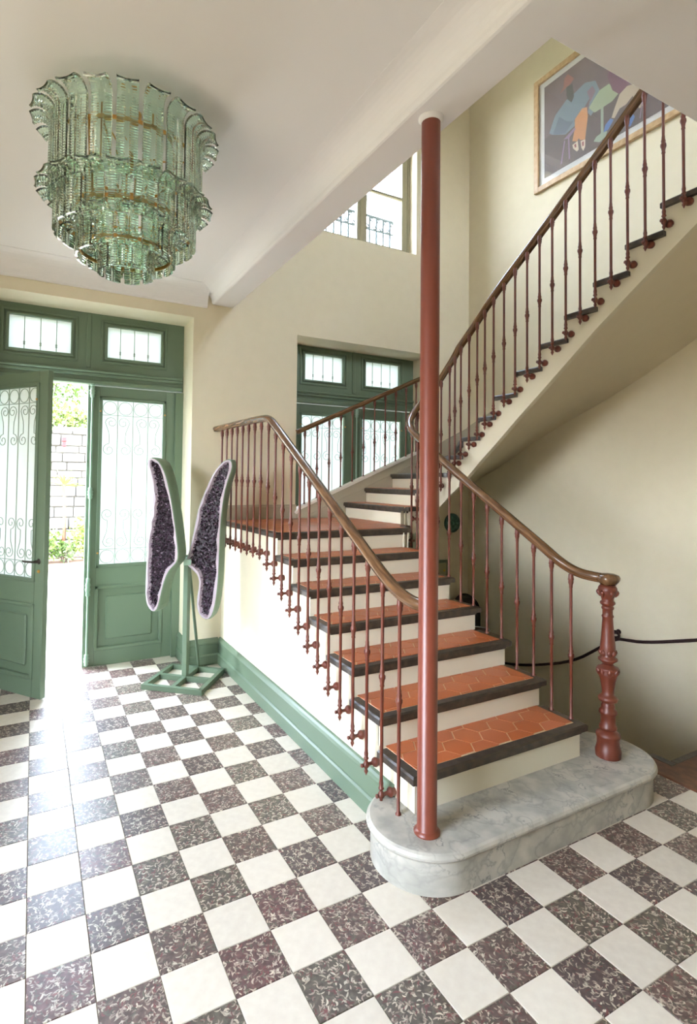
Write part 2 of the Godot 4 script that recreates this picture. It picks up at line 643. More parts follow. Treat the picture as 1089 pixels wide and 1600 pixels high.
func build_floor() -> void:
	var fl := structure("floor", "chequered floor of cream and dark terrazzo tiles")
	var s := mb()
	bx(s, -2.9, 3.2, -0.3, -0.0035, ZB, 4.9)
	bx(s, D1[0], D1[1], -0.3, -0.0035, -3.06, ZB)
	bx(s, 3.2, XR, -0.3, -0.0035, ZB, -2.05)
	bx(s, 3.2, XR, -0.3, -0.0035, 1.6, 4.9)
	part(fl, "screed", s, M.grout)
	s = mb()
	bx(s, 3.205, 3.285, -0.04, 0.004, -2.05, 1.6, 0.008)
	bx(s, 3.205, 3.255, -0.2, -0.04, -2.05, 1.6)
	part(fl, "floor_edge", s, M.basement_wood, "brown wooden nosing at the edge of the basement stairs")
	var meshes := []
	for r in 4:
		meshes.append(tile_mesh(r))
	rng.seed = 5
	var singles := []
	var rest := []
	for u in range(-13, 16):
		for v in range(-11, 15):
			var x := 0.2 * u + 0.1
			var z := -0.2 * v - 0.1
			if z < ZB and (x < D1[0] + 0.02 or x > D1[1] - 0.02):
				continue
			if x > 1.62 and z < 0.25:
				continue
			if z > 4.55 or x < XL:
				continue
			if z < 1.25 and x > -0.55 and not (x < 0.5 and z > 1.0):
				singles.append([u, v, x, z])
			else:
				rest.append([u, v, x, z])
	singles.sort_custom(func(a, b): return Vector2(a[2], a[3] - 2.3).length() < Vector2(b[2], b[3] - 2.3).length())
	while singles.size() > 300:
		rest.append(singles.pop_back())
	for t in singles:
		var dark: bool = posmod(t[0] + t[1], 2) == 0
		var m: Material = M.dark[rng.randi() % M.dark.size()] if dark else M.cream[rng.randi() % M.cream.size()]
		var o := inst(fl, "floor_tile", meshes[rng.randi() % 4], m)
		o.position = Vector3(t[2], rng.randf_range(-0.0006, 0.0004), t[3])
	var mesh := ArrayMesh.new()
	var tools := []
	for i in 8:
		tools.append(mb())
	for t in rest:
		var dark: bool = posmod(t[0] + t[1], 2) == 0
		tile_into(tools[rng.randi() % 5 if dark else 5 + rng.randi() % 3], Vector3(t[2], 0, t[3]), rng.randi() % 4)
	for i in 8:
		tools[i].commit(mesh)
		mesh.surface_set_material(mesh.get_surface_count() - 1, M.dark[i] if i < 5 else M.cream[i - 5])
	var o := inst(fl, "outer_tiles", mesh, null)
	o.set_meta("kind", "stuff")
	# flight down to the basement
	var b := thing("basement_stairs", "brown wooden basement steps going down beside the marble step", "stairs", Vector3.ZERO)
	var edges := [1.6, 0.17, -0.03, -0.21, -0.40, -0.60, -0.80, -1.0]
	for i in edges.size() - 1:
		var y := -0.17 * (i + 1)
		s = mb()
		var poly := PackedVector2Array([Vector2(3.29, edges[i]), Vector2(XR, edges[i]), Vector2(XR, edges[i + 1]), Vector2(3.29, edges[i + 1])])
		if i == 0:
			poly = PackedVector2Array([Vector2(3.29, 1.6), Vector2(XR, 1.6), Vector2(XR, 0.17), Vector2(3.77, 0.17), Vector2(3.75, 0.06), Vector2(3.29, 0.06)])
		prism(s, poly, y - 0.04, y, 0.004)
		var t := part(b, "tread", s, M.basement_wood)
		s = mb()
		bx(s, 3.29 if i else 3.765, XR, y - 0.042, y + 0.003, edges[i + 1] - 0.002, edges[i + 1] + 0.05, 0.006)
		if i == 0:
			bx(s, 3.70, 3.765, y - 0.042, y + 0.003, 0.055, 0.22, 0.006)
		part(t, "nosing", s, M.nosing)
		s = mb()
		bx(s, 3.29, XR, y - 0.17, y - 0.04, edges[i + 1] + 0.02, edges[i + 1] + 0.04)
		part(b, "riser", s, M.nosing)
	s = mb()
	bx(s, 3.2, XR, -1.6, -1.5, ZB, 1.6)
	part(b, "cellar_floor", s, M.grout)
	s = mb()
	bx(s, 3.19, 3.2, -1.6, -0.3, ZB, 1.6)
	part(b, "well_wall", s, M.wall)

# ------------------------------------------------------------------ doors and window
func bar(s: SurfaceTool, a: Vector3, b: Vector3, r: float, segs := 6) -> void:
	tube(s, [a, b], r, segs, true)

func scroll(c: Vector2, r0: float, turns: float, start: float, dir: float, n := 18) -> Array:
	var p := []
	for i in n + 1:
		var t := float(i) / n
		var a := start + dir * TAU * turns * t
		var r := r0 * (1.0 - 0.78 * t)
		p.append(c + Vector2(cos(a), sin(a)) * r)
	return p

func v3(pts: Array, z: float) -> Array:
	var q := []
	for p in pts:
		q.append(Vector3(p.x, p.y, z))
	return q

# wrought-iron grille over the glass of a leaf: x0..x1, y0..y1
func grille_mesh(x0: float, x1: float, y0: float, y1: float, z: float) -> ArrayMesh:
	var s := mb()
	var w := (x1 - x0) / 4.0
	var r := 0.003
	for i in range(1, 4):
		bar(s, Vector3(x0 + w * i, y0, z), Vector3(x0 + w * i, y1, z), 0.004)
	for y in [y0 + w, y1 - w]:
		bar(s, Vector3(x0, y, z), Vector3(x1, y, z), r)
	for i in 4:
		var cx := x0 + w * (i + 0.5)
		for cy in [y0 + w * 0.5, y1 - w * 0.5]:
			tube(s, v3(Array(disc_poly(Vector2(cx, cy), w * 0.44, 20)) + [Vector2(cx + w * 0.44, cy)], z), r, 5, false)
		# paired scrolls below the top band and above the bottom band
		var m := 1.0 if i % 2 == 0 else -1.0
		for band in 2:
			var up := 1.0 if band == 0 else -1.0
			var yt: float = (y1 - w) if band == 0 else (y0 + w)
			var c1 := Vector2(cx + m * w * 0.12, yt - up * w * 0.5)
			var c2 := Vector2(cx - m * w * 0.02, yt - up * w * 2.35)
			var sp1 := scroll(c1, w * 0.40, 1.35, PI if m > 0 else 0.0, -m * up)
			var sp2 := scroll(c2, w * 0.42, 1.35, PI * 0.5 * up, m * up)
			tube(s, v3(sp1, z), r, 5, false)
			tube(s, v3(sp2, z), r, 5, false)
			tube(s, v3([sp1[0], Vector2(cx - m * w * 0.05, yt - up * w * 1.15), Vector2(cx - m * w * 0.02, yt - up * w * 1.45), sp2[0]], z), r, 5, false)
	return s.commit()

func door_leaf(parent: Node, w: float, h: float, hinge_left: bool, xf: Transform3D, bolt: bool) -> Node3D:
	var leaf := Node3D.new()
	leaf.name = "leaf"
	parent.add_child(leaf, true)
	leaf.transform = xf
	var t := 0.045
	var g0 := 0.10
	var g1 := w - 0.10
	var s := mb()
	box(s, Vector3(0, 0, -t), Vector3(g0, h, 0), 0.003)
	box(s, Vector3(g1, 0, -t), Vector3(w, h, 0), 0.003)
	box(s, Vector3(g0, 0, -t), Vector3(g1, 0.14, 0), 0.0)
	box(s, Vector3(g0, 0.70, -t), Vector3(g1, 0.875, 0), 0.0)
	box(s, Vector3(g0, 2.395, -t), Vector3(g1, h, 0), 0.0)
	part(leaf, "leaf_frame", s, M.green)
	s = mb()
	for r in [[g0, g1, 0.875, 2.395], [g0, g1, 0.14, 0.70]]:
		var q := 0.022
		bx(s, r[0] - 0.008, r[0] + q, r[2] - 0.008, r[3] + 0.008, -0.02, 0.012, 0.005)
		bx(s, r[1] - q, r[1] + 0.008, r[2] - 0.008, r[3] + 0.008, -0.02, 0.012, 0.005)
		bx(s, r[0] - 0.008, r[1] + 0.008, r[2] - 0.008, r[2] + q, -0.02, 0.012, 0.005)
		bx(s, r[0] - 0.008, r[1] + 0.008, r[3] - q, r[3] + 0.008, -0.02, 0.012, 0.005)
	part(leaf, "moulding", s, M.green)
	s = mb()
	bx(s, g0 + 0.02, g1 - 0.02, 0.16, 0.68, -0.036, -0.014)
	bx(s, g0 + 0.085, g1 - 0.085, 0.225, 0.615, -0.02, 0.004, 0.012)
	part(leaf, "panel", s, M.green)
	s = mb()
	bx(s, g0 + 0.015, g1 - 0.015, 0.89, 2.38, -0.032, -0.028)
	part(leaf, "glass_pane", s, M.frost, "frosted white glass")
	inst(leaf, "grille", grille_mesh(g0 + 0.02, g1 - 0.02, 0.895, 2.375, -0.021), M.grille, "pale wrought iron grille with scrolls")
	s = mb()
	for p in [[g0 + 0.006, 2.27], [g1 - 0.006, 2.27], [g0 + 0.006, 1.0]]:
		lathe(s, [Vector2(0.007, 0), Vector2(0.009, 0.004), Vector2(0.006, 0.01), Vector2(0, 0.012)], 8, Transform3D(Basis(Vector3.RIGHT, PI * 0.5), Vector3(p[0], p[1], 0.011)))
	part(leaf, "stud", s, M.brass)
	s = mb()
	for y in [0.22, 2.06]:
		var hx := -0.004 if hinge_left else w + 0.004
		lathe(s, [Vector2(0, 0), Vector2(0.011, 0.004), Vector2(0.011, 0.07), Vector2(0.013, 0.075), Vector2(0.011, 0.08), Vector2(0.011, 0.15), Vector2(0, 0.156)], 10, Transform3D(Basis.IDENTITY, Vector3(hx, y, 0.006)))
	part(leaf, "hinge", s, M.green)
	if bolt:
		s = mb()
		var bxx := 0.035 if not hinge_left else w - 0.035
		var off := Vector3(bxx, 0, 0.022)
		lathe(s, [Vector2(0, 0.02), Vector2(0.009, 0.02), Vector2(0.009, h - 0.005), Vector2(0, h - 0.005)], 10, Transform3D(Basis.IDENTITY, off))
		for y in [0.015, 0.62, 1.48, 2.38]:
			var k := 0.055 if y != 0.62 else 0.085
			lathe(s, [Vector2(0.008, 0), Vector2(0.019, 0.012), Vector2(0.016, k * 0.5), Vector2(0.024, k * 0.8), Vector2(0.017, k), Vector2(0.024, k * 1.2), Vector2(0.016, k * 1.5), Vector2(0.019, k * 2.0 - 0.012), Vector2(0.008, k * 2.0)], 12, Transform3D(Basis.IDENTITY, off + Vector3(0, y, 0)))
		lathe(s, [Vector2(0.012, 0), Vector2(0.022, 0.01), Vector2(0.014, 0.03), Vector2(0, 0.05)], 12, Transform3D(Basis.IDENTITY, off + Vector3(0, h - 0.01, 0)))
		part(leaf, "cremone_bolt", s, M.green_light, "pale green espagnolette bolt with ornate guides")
	else:
		s = mb()
		var hx := w - 0.05
		lathe(s, [Vector2(0.018, 0), Vector2(0.022, 0.004), Vector2(0.012, 0.01), Vector2(0.008, 0.05), Vector2(0, 0.052)], 12, Transform3D(Basis(Vector3.RIGHT, PI * 0.5), Vector3(hx, 1.03, 0.0)))
		tube(s, chaikin([Vector3(hx, 1.03, 0.045), Vector3(hx - 0.04, 1.03, 0.052), Vector3(hx - 0.10, 1.028, 0.05), Vector3(hx - 0.125, 1.03, 0.045)], 2), 0.0075, 8)
		part(leaf, "handle", s, M.dark_metal, "dark lever handle")
		s = mb()
		lathe(s, [Vector2(0.013, 0), Vector2(0.014, 0.004), Vector2(0.006, 0.012), Vector2(0, 0.013)], 10, Transform3D(Basis(Vector3.RIGHT, PI * 0.5), Vector3(hx, 0.955, 0.0)))
		part(leaf, "keyhole_plate", s, M.brass)
	return leaf

func build_door(called: String, label: String, cx: float, x0: float, x1: float, open_deg: float) -> void:
	var d := structure(called, label)
	var zf := -2.955
	var zb := -3.02
	var hl := 2.50
	var s := mb()
	# jambs, transom bar and overlight frame, built round two panes
	var pa := [cx - 0.635, cx - 0.145]
	var pb := [cx + 0.135, cx + 0.625]
	bx(s, x0, x0 + 0.07, 0, hl, zb, zf + 0.02)
	bx(s, x1 - 0.07, x1, 0, hl, zb, zf + 0.02)
	bx(s, x0, x1, hl + 0.01, 2.755, zb, zf)
	bx(s, x0, x1, 3.055, 3.16, zb, zf)
	bx(s, x0, pa[0], 2.755, 3.055, zb, zf)
	bx(s, pa[1], pb[0], 2.755, 3.055, zb, zf)
	bx(s, pb[1], x1, 2.755, 3.055, zb, zf)
	part(d, "door_frame", s, M.green)
	s = mb()
	bx(s, x0 + 0.01, x1 - 0.01, hl + 0.012, hl + 0.05, zf - 0.01, zf + 0.028, 0.006)
	bx(s, x0 + 0.01, x1 - 0.01, hl + 0.085, hl + 0.115, zf - 0.01, zf + 0.022, 0.006)
	bx(s, x0 + 0.01, x1 - 0.01, hl + 0.115, hl + 0.14, zf - 0.01, zf + 0.038, 0.008)
	bx(s, cx - 0.01 - 0.02, cx + 0.01, 2.66, 3.15, zf - 0.01, zf + 0.008, 0.004)
	for p in [pa, pb]:
		for q in [[-0.035, 0.012], [0.0, 0.02]]:
			var e: float = q[0]
			bx(s, p[0] + e - 0.012, p[0] + e + 0.01, 2.755 + e, 3.055 - e, zf - 0.01, zf + q[1], 0.004)
			bx(s, p[1] - e - 0.01, p[1] - e + 0.012, 2.755 + e, 3.055 - e, zf - 0.01, zf + q[1], 0.004)
			bx(s, p[0] + e - 0.012, p[1] - e + 0.012, 2.755 + e - 0.012, 2.755 + e + 0.01, zf - 0.01, zf + q[1], 0.004)
			bx(s, p[0] + e - 0.012, p[1] - e + 0.012, 3.055 - e - 0.01, 3.055 - e + 0.012, zf - 0.01, zf + q[1], 0.004)
	part(d, "moulding", s, M.green)
	for p in [pa, pb]:
		s = mb()
		bx(s, p[0], p[1], 2.755, 3.055, -2.99, -2.986)
		var o := part(d, "overlight_pane", s, M.frost, "frosted glass of the overlight")
		s = mb()
		for i in range(1, 4):
			var x: float = lerpf(p[0], p[1], i / 4.0)
			bar(s, Vector3(x, 2.755, -2.978), Vector3(x, 3.055, -2.978), 0.0038)
			lathe(s, [Vector2(0, 0), Vector2(0.01, 0.012), Vector2(0.006, 0.02), Vector2(0.01, 0.03), Vector2(0, 0.045)], 8, Transform3D(Basis.IDENTITY, Vector3(x, 2.80, -2.978)))
		part(o, "iron_bars", s, M.grille)
	var lw := 0.732
	var zl := -2.965
	if open_deg != 0.0:
		door_leaf(d, lw, hl - 0.01, true, Transform3D(Basis(Vector3.UP, deg_to_rad(-open_deg)), Vector3(x0 + 0.06, 0.008, zl + 0.02)), false)
	else:
		door_leaf(d, lw + 0.03, hl - 0.005, true, Transform3D(Basis.IDENTITY, Vector3(x0 + 0.055, 0.008, zl)), false)
	door_leaf(d, x1 - 0.06 - cx + 0.005, hl - 0.005, false, Transform3D(Basis.IDENTITY, Vector3(cx - 0.005, 0.008, zl)), true)
	s = mb()
	bx(s, x0, x1, -0.05, 0.0005, -3.06, -2.98, 0.003)
	part(d, "threshold", s, M.skirting)

func build_window() -> void:
	var w := structure("window_1", "upstairs casement window with olive frame above the door")
	var z0 := -2.79
	var z1 := -2.74
	var s := mb()
	bx(s, WN[0], WN[0] + 0.085, 4.25, 6.05, z0, z1, 0.004)
	bx(s, WN[1] - 0.10, WN[1] - 0.02, 4.25, 6.05, z0, z1, 0.004)
	bx(s, WN[1] - 0.03, WN[1], 4.25, 6.05, z0 - 0.02, z1 + 0.01, 0.004)
	bx(s, 3.035, 3.16, 4.25, 6.05, z0, z1 + 0.008, 0.004)
	bx(s, 3.07, 3.125, 4.25, 6.05, z0, z1 + 0.022, 0.006)
	bx(s, WN[0], WN[1], 4.25, 4.335, z0, z1, 0.004)
	bx(s, WN[0], WN[1], 5.95, 6.05, z0, z1, 0.004)
	for r in [[WN[0] + 0.08, 3.04], [3.155, WN[1] - 0.09]]:
		bx(s, r[0], r[1], 4.915, 4.945, z0 + 0.005, z1 - 0.004, 0.004)
		bx(s, r[0], r[1], 5.45, 5.48, z0 + 0.005, z1 - 0.004, 0.004)
	part(w, "window_frame", s, M.sage)
	for r in [[WN[0] + 0.08, 3.04], [3.155, WN[1] - 0.09]]:
		for y in [[4.33, 4.92], [4.94, 5.455], [5.475, 5.96]]:
			s = mb()
			bx(s, r[0], r[1], y[0], y[1], -2.768, -2.764)
			part(w, "window_pane", s, M.pane)
	# iron guard outside the window
	var g := thing("window_guard", "pale blue iron guard rail outside the upstairs window", "railing", Vector3(3.2, 4.25, -3.13))
	var mguard := mat(Color(0.13, 0.20, 0.22), 0.5)
	s = mb()
	bar(s, Vector3(-0.95, 0.60, 0), Vector3(0.95, 0.60, 0), 0.016)
	bar(s, Vector3(-0.95, 0.44, 0), Vector3(0.95, 0.44, 0), 0.012)
	bar(s, Vector3(-0.95, 0.08, 0), Vector3(0.95, 0.08, 0), 0.009)
	part(g, "guard_rail", s, mguard)
	for i in 20:
		s = mb()
		var x := -0.93 + i * 0.0979
		bar(s, Vector3(x, 0.08, 0), Vector3(x, 0.60, 0), 0.013)
		tube(s, v3(scroll(Vector2(x + 0.03, 0.555), 0.03, 1.2, PI, -1.0, 12), 0.0), 0.009, 5, false)
		tube(s, v3(scroll(Vector2(x - 0.03, 0.48), 0.03, 1.2, 0.0, -1.0, 12), 0.0), 0.009, 5, false)
		part(g, "guard_bar", s, mguard)

# ------------------------------------------------------------------ the staircase
const TOPS := [0.178, 0.356, 0.513, 0.671, 0.828, 0.985, 1.143, 1.30, 1.455, 1.605, 1.757, 1.91, 2.06, 2.215, 2.37, 2.53, 2.69, 2.85, 3.012, 3.18, 3.347, 3.51, 3.68, 3.84]
const ZN := [0.62, 0.345, 0.07, -0.20, -0.47, -0.735, -1.0, -1.262]
const ANG := [0.0, 60.0, 95.0, 128.0, 152.0, 180.0]
const ZU := [-1.25, -1.05, -0.878, -0.66, -0.43, -0.21, 0.014, 0.237, 0.457, 0.68, 0.90, 1.12]
const OUT := [[1.0, 1.5, 0.345], [2.0, 1.5, 0.07], [3.0, 1.5, -0.20], [4.0, 1.5, -0.47], [5.0, 1.5, -0.735], [6.0, 1.5, -1.0], [7.0, 1.5, -1.27], [7.6, 1.5, -2.6], [8.0, 2.80, -2.6], [9.0, 3.05, -2.6], [10.0, 3.39, -2.6], [11.0, 3.78, -2.6], [12.0, 4.30, -2.6], [12.4, 4.53, -2.6], [13.0, 4.53, -2.15], [14.0, 4.53, -1.65], [15.0, 4.53, -1.2], [16.0, 4.53, -0.8], [17.0, 4.53, -0.45], [18.0, 4.53, -0.15], [19.0, 4.53, 0.12], [20.0, 4.53, 0.38], [21.0, 4.53, 0.64], [22.0, 4.53, 0.90], [23.0, 4.53, 1.12]]
const SOF_IN := [[7.0, 1.04], [8.0, 1.13], [9.0, 1.26], [10.0, 1.42], [11.0, 1.56], [12.0, 1.68], [13.0, 1.85], [14.0, 1.985], [15.0, 2.165], [16.0, 2.345], [17.0, 2.52], [18.0, 2.70], [19.0, 2.862], [20.0, 3.02], [21.0, 3.175], [22.0, 3.31], [23.0, 3.31]]
const SOF_OUT := [[7.0, 1.04], [8.0, 1.12], [9.0, 1.22], [10.0, 1.34], [11.0, 1.46], [12.0, 1.60], [12.4, 1.68], [13.0, 1.86], [14.0, 2.12], [15.0, 2.32], [16.0, 2.48], [17.0, 2.64], [18.0, 2.80], [19.0, 2.95], [20.0, 3.08], [21.0, 3.2], [22.0, 3.31], [23.0, 3.31]]

func table(t: Array, u: float, col := 1) -> float:
	for i in t.size() - 1:
		if u <= t[i + 1][0]:
			return lerpf(t[i][col], t[i + 1][col], clampf((u - t[i][0]) / (t[i + 1][0] - t[i][0]), 0.0, 1.0))
	return t[-1][col]

# plan position of the well side of the stair at step number u; off > 0 moves towards the stair
func inner(u: float, off := 0.0) -> Vector2:
	if u <= 7.0:
		var i := clampi(int(floor(u)), 0, 6)
		return Vector2(2.69 - off, lerpf(ZN[i], ZN[i + 1], u - i))
	if u < 12.0:
		var i := int(floor(u)) - 7
		var a := deg_to_rad(lerpf(ANG[i], ANG[i + 1], u - 7 - i))
		var r := 0.255 + off
		return Vector2(2.945 - r * cos(a), -1.25 - r * sin(a))
	var j := clampi(int(floor(u)) - 12, 0, ZU.size() - 2)
	return Vector2(3.2 + off, lerpf(ZU[j], ZU[j + 1], u - 12 - j))

func outer(u: float) -> Vector2:
	return Vector2(table(OUT, u, 1), table(OUT, u, 2))

func pitch(u: float) -> float:
	var i := clampi(int(floor(u)), 0, TOPS.size() - 2)
	return lerpf(TOPS[i], TOPS[i + 1], u - i)

func step_outline(k: int, front: float, inset_in: float, inset_out: float, back: float) -> PackedVector2Array:
	var a0 := inner(k, inset_in)
	var b0 := outer(k)
	var d := (b0 - a0).normalized()
	var fwd := Vector2(-d.y, d.x)
	# the nosing projects towards the steps below
	var below := (inner(maxf(k - 1.0, 0.0)) + outer(maxf(k - 1.0, 1.0))) * 0.5
	if k == 1:
		below = Vector2(2.1, 1.0)
	if fwd.dot(below - (a0 + b0) * 0.5) < 0.0:
		fwd = -fwd
	var p := PackedVector2Array()
	p.append(a0 + fwd * front)
	for i in range(1 if k >= 7 and k < 12 else 8, 9):
		p.append(inner(k + i / 8.0, inset_in))
	if p.size() > 2 and p[0].distance_to(p[1]) < 0.004:
		p.remove_at(1)
	var a1 := inner(k + 1.0, inset_in)
	var b1 := outer(k + 1.0)
	var d1 := (b1 - a1).normalized()
	var bk := Vector2(-d1.y, d1.x)
	if bk.dot(below - a1) > 0.0:
		bk = -bk
	p[p.size() - 1] = a1 + bk * back
	var shift := func(q: Vector2) -> Vector2:
		return Vector2(clampf(q.x, 1.5 + inset_out, XR - inset_out), maxf(q.y, ZB + inset_out))
	p.append(shift.call(b1 + bk * back))
	for e in range(OUT.size() - 1, -1, -1):
		if OUT[e][0] > k and OUT[e][0] < k + 1:
			p.append(shift.call(Vector2(OUT[e][1], OUT[e][2])))
	p.append(shift.call(b0 + fwd * front))
	return p

func build_stairs() -> void:
	var st := thing("staircase", "curving staircase with terracotta treads, cream risers and dark wooden nosings", "staircase")
	# side wall under the first flight (the wall that faces the hall)
	for side in 2:
		var poly := PackedVector2Array()
		poly.append(Vector2(0.29, 0.0))
		for k in range(1, 8):
			var zr: float = ZN[k] - 0.048
			poly.append(Vector2(zr, TOPS[k - 1] - (0.0 if k == 1 else 0.035)) if k > 1 else Vector2(0.29, 0.17))
			poly.append(Vector2(zr, TOPS[k] - 0.034))
		if side == 0:
			poly.append(Vector2(-2.6, TOPS[7] - 0.034))
			poly.append(Vector2(-2.6, 0.0))
		else:
			poly.append(Vector2(-1.33, TOPS[7] - 0.034))
			poly.append(Vector2(-1.33, 0.0))
		var s := mb()
		slab_zy(s, poly, 1.53 if side == 0 else 2.56, 1.63 if side == 0 else 2.66)
		if side == 0:
			wall_part("wall_stair", s, M.wall, "white wall closing the side of the first flight")
		else:
			part(st, "side_wall", s, M.wall)
	rng.seed = 77
	for k in range(1, 23):
		var y: float = TOPS[k]
		var s := mb()
		var poly := step_outline(k, 0.0, 0.0, 0.0, 0.02)
		prism(s, poly, y - 0.036, y, 0.008)
		var tr := part(st, "tread", s, M.nosing, "dark wooden tread edge" if k > 9 else "terracotta tiled tread in a dark wooden edge")
		if k <= 9:
			var field := step_outline(k, -0.05, 0.055, 0.055 if k < 7 else 0.0, 0.03)
			if k == 7:
				field = step_outline(k, -0.05, 0.055, 0.05, 0.03)
			tile_field(tr, field, y)
		# riser
		s = mb()
		var a := inner(k, 0.03)
		var b := outer(k)
		if k <= 7:
			b.x = 1.53
		var d := (b - a).normalized()
		var up := Vector2(-d.y, d.x)
		var ahead := (inner(k + 1.0) + outer(k + 1.0)) * 0.5 - (a + b) * 0.5
		if up.dot(ahead) < 0.0:
			up = -up
		a += up * 0.03
		b += up * 0.03
		b = Vector2(minf(b.x, XR), maxf(b.y, ZB))
		prism(s, PackedVector2Array([a, b, b + up * 0.025, a + up * 0.025]), TOPS[k - 1] + (0.0 if k == 1 else 0.001), y - 0.035)
		part(st, "riser", s, M.riser)
		# small cove moulding under the nosing
		s = mb()
		prism(s, PackedVector2Array([a - up * 0.012, b - up * 0.012, b, a]), y - 0.052, y - 0.035)
		part(st, "nosing_moulding", s, M.nosing)
	# string on the well side and soffit underneath
	var s := mb()
	var n := 16 * 8
	for i in n:
		var u0 := 7.0 + 15.6 * i / n
		var u1 := 7.0 + 15.6 * (i + 1) / n
		var t0: float = TOPS[int(floor((u0 + u1) * 0.5))] - 0.034
		var p0 := inner(u0, 0.03)
		var p1 := inner(u1, 0.03)
		var q0 := inner(u0, 0.07)
		var q1 := inner(u1, 0.07)
		var y0 := table(SOF_IN, u0)
		var y1 := table(SOF_IN, u1)
		var nn := Vector3(p0.x - q0.x, 0, p0.y - q0.y)
		quad(s, Vector3(p0.x, y0, p0.y), Vector3(p1.x, y1, p1.y), Vector3(p1.x, t0, p1.y), Vector3(p0.x, t0, p0.y), nn)
		quad(s, Vector3(q0.x, y0, q0.y), Vector3(q1.x, y1, q1.y), Vector3(q1.x, t0, q1.y), Vector3(q0.x, t0, q0.y), -nn)
		quad(s, Vector3(p0.x, y0, p0.y), Vector3(p1.x, y1, p1.y), Vector3(q1.x, y1, q1.y), Vector3(q0.x, y0, q0.y), Vector3.DOWN)
	part(st, "string", s, M.riser)
	s = mb()
	var P := []
	var m := 10
	for i in n + 1:
		var u := 7.0 + 15.6 * i / n
		var a := inner(u, 0.05)
		var b := outer(u)
		b.x = maxf(b.x, 1.60)
		var ya := table(SOF_IN, u)
		var yb := table(SOF_OUT, u)
		var row := []
		for j in m + 1:
			var f := float(j) / m
			var q := a.lerp(b, f)
			# rounded into the wall along the outer edge
			var dip := 0.05 * pow(clampf((f - 0.78) / 0.22, 0.0, 1.0), 2.0)
			row.append(Vector3(q.x, lerpf(ya, yb + 0.015, f) - dip, q.y))
		P.append(row)
	var N := []
	for i in n + 1:
		var row := []
		for j in m + 1:
			var du: Vector3 = P[mini(i + 1, n)][j] - P[maxi(i - 1, 0)][j]
			var dv: Vector3 = P[i][mini(j + 1, m)] - P[i][maxi(j - 1, 0)]
			var nn := du.cross(dv).normalized()
			row.append(nn if nn.y < 0.0 else -nn)
		N.append(row)
	for i in n:
		for j in m:
			smooth_quad(s, [P[i][j], P[i + 1][j], P[i + 1][j + 1], P[i][j + 1]], [N[i][j], N[i + 1][j], N[i + 1][j + 1], N[i][j + 1]], [Vector2(i, j), Vector2(i + 1, j), Vector2(i + 1, j + 1), Vector2(i, j + 1)])
	part(st, "soffit", s, M.wall, "smooth plaster soffit of the upper flight")
	# wall string in front of the second door, with a moulded cap
	s = mb()
	slab_xy(s, PackedVector2Array([Vector2(2.27, 1.10), Vector2(2.27, 1.355), Vector2(2.30, 1.39), Vector2(3.975, 2.085), Vector2(3.975, 1.60)]), -2.62, -2.565)
	slab_xy(s, PackedVector2Array([Vector2(2.30, 1.26), Vector2(3.975, 1.955), Vector2(3.975, 1.99), Vector2(2.30, 1.295)]), -2.57, -2.555)
	part(st, "wall_string", s, M.skirting)
	s = mb()
	slab_xy(s, PackedVector2Array([Vector2(2.265, 1.345), Vector2(2.30, 1.388), Vector2(3.975, 2.083), Vector2(3.975, 2.108), Vector2(2.29, 1.413), Vector2(2.25, 1.362)]), -2.625, -2.545)
	part(st, "string_cap", s, M.reveal)
	s = mb()
	bx(s, 1.53, 2.27, 1.30, 1.435, -2.6, -2.578)
	bx(s, 1.53, 2.27, 1.415, 1.437, -2.6, -2.570, 0.004)
	part(st, "skirting", s, M.skirting)
	s = mb()
	slab_xy(s, PackedVector2Array([Vector2(3.975, 1.6), Vector2(3.975, 2.07), Vector2(4.53, 2.33), Vector2(4.53, 1.9)]), -2.6, -2.578)
	part(st, "skirting", s, M.skirting)
	s = mb()
	slab_zy(s, PackedVector2Array([Vector2(-2.6, 1.9), Vector2(-2.6, 2.33), Vector2(-2.15, 2.50), Vector2(-1.65, 2.62), Vector2(-1.2, 2.76), Vector2(-0.8, 2.90), Vector2(-0.45, 3.05), Vector2(0.12, 3.38), Vector2(0.9, 3.86), Vector2(0.9, 3.5), Vector2(0.12, 3.0), Vector2(-0.8, 2.5)]), 4.508, 4.53)
	part(st, "skirting", s, M.skirting)
	# marble starting step
	var zc := 0.345
	var foot := PackedVector2Array()
	foot.append_array(disc_poly(Vector2(2.80, zc), 0.252, 40, -PI * 0.5, PI * 0.5))
	foot.append_array(disc_poly(Vector2(1.575, zc), 0.252, 40, PI * 0.5, PI * 1.5))
	s = mb()
	prism(s, foot, 0.0, 0.142)
	var base := part(st, "starting_step", s, M.marble, "grey veined marble bottom step with rounded ends")
	s = mb()
	# rounded top slab: rings of the outline
	var rings := []
	for q in [[0.004, 0.138], [0.014, 0.142], [0.02, 0.152], [0.02, 0.16], [0.014, 0.171], [0.004, 0.177], [-0.01, 0.178]]:
		var ring := PackedVector2Array()
		ring.append_array(disc_poly(Vector2(2.80, zc), 0.252 + q[0], 40, -PI * 0.5, PI * 0.5))
		ring.append_array(disc_poly(Vector2(1.575, zc), 0.252 + q[0], 40, PI * 0.5, PI * 1.5))
		var r3 := []
		for p in ring:
			r3.append(Vector3(p.x, q[1], p.y))
		rings.append(r3)
	for i in rings.size() - 1:
		var cnt: int = rings[i].size()
		for k in cnt:
			var k2 := (k + 1) % cnt
			var hint: Vector3 = rings[i][k] - Vector3(clampf(rings[i][k].x, 1.575, 2.80), 0.158, zc)
			quad(s, rings[i][k], rings[i + 1][k], rings[i + 1][k2], rings[i][k2], hint)
	var top2 := PackedVector2Array()
	for p in rings[-1]:
		top2.append(Vector2(p.x, p.z))
	prism(s, top2, 0.15, 0.178)
	part(base, "top_slab", s, M.marble)

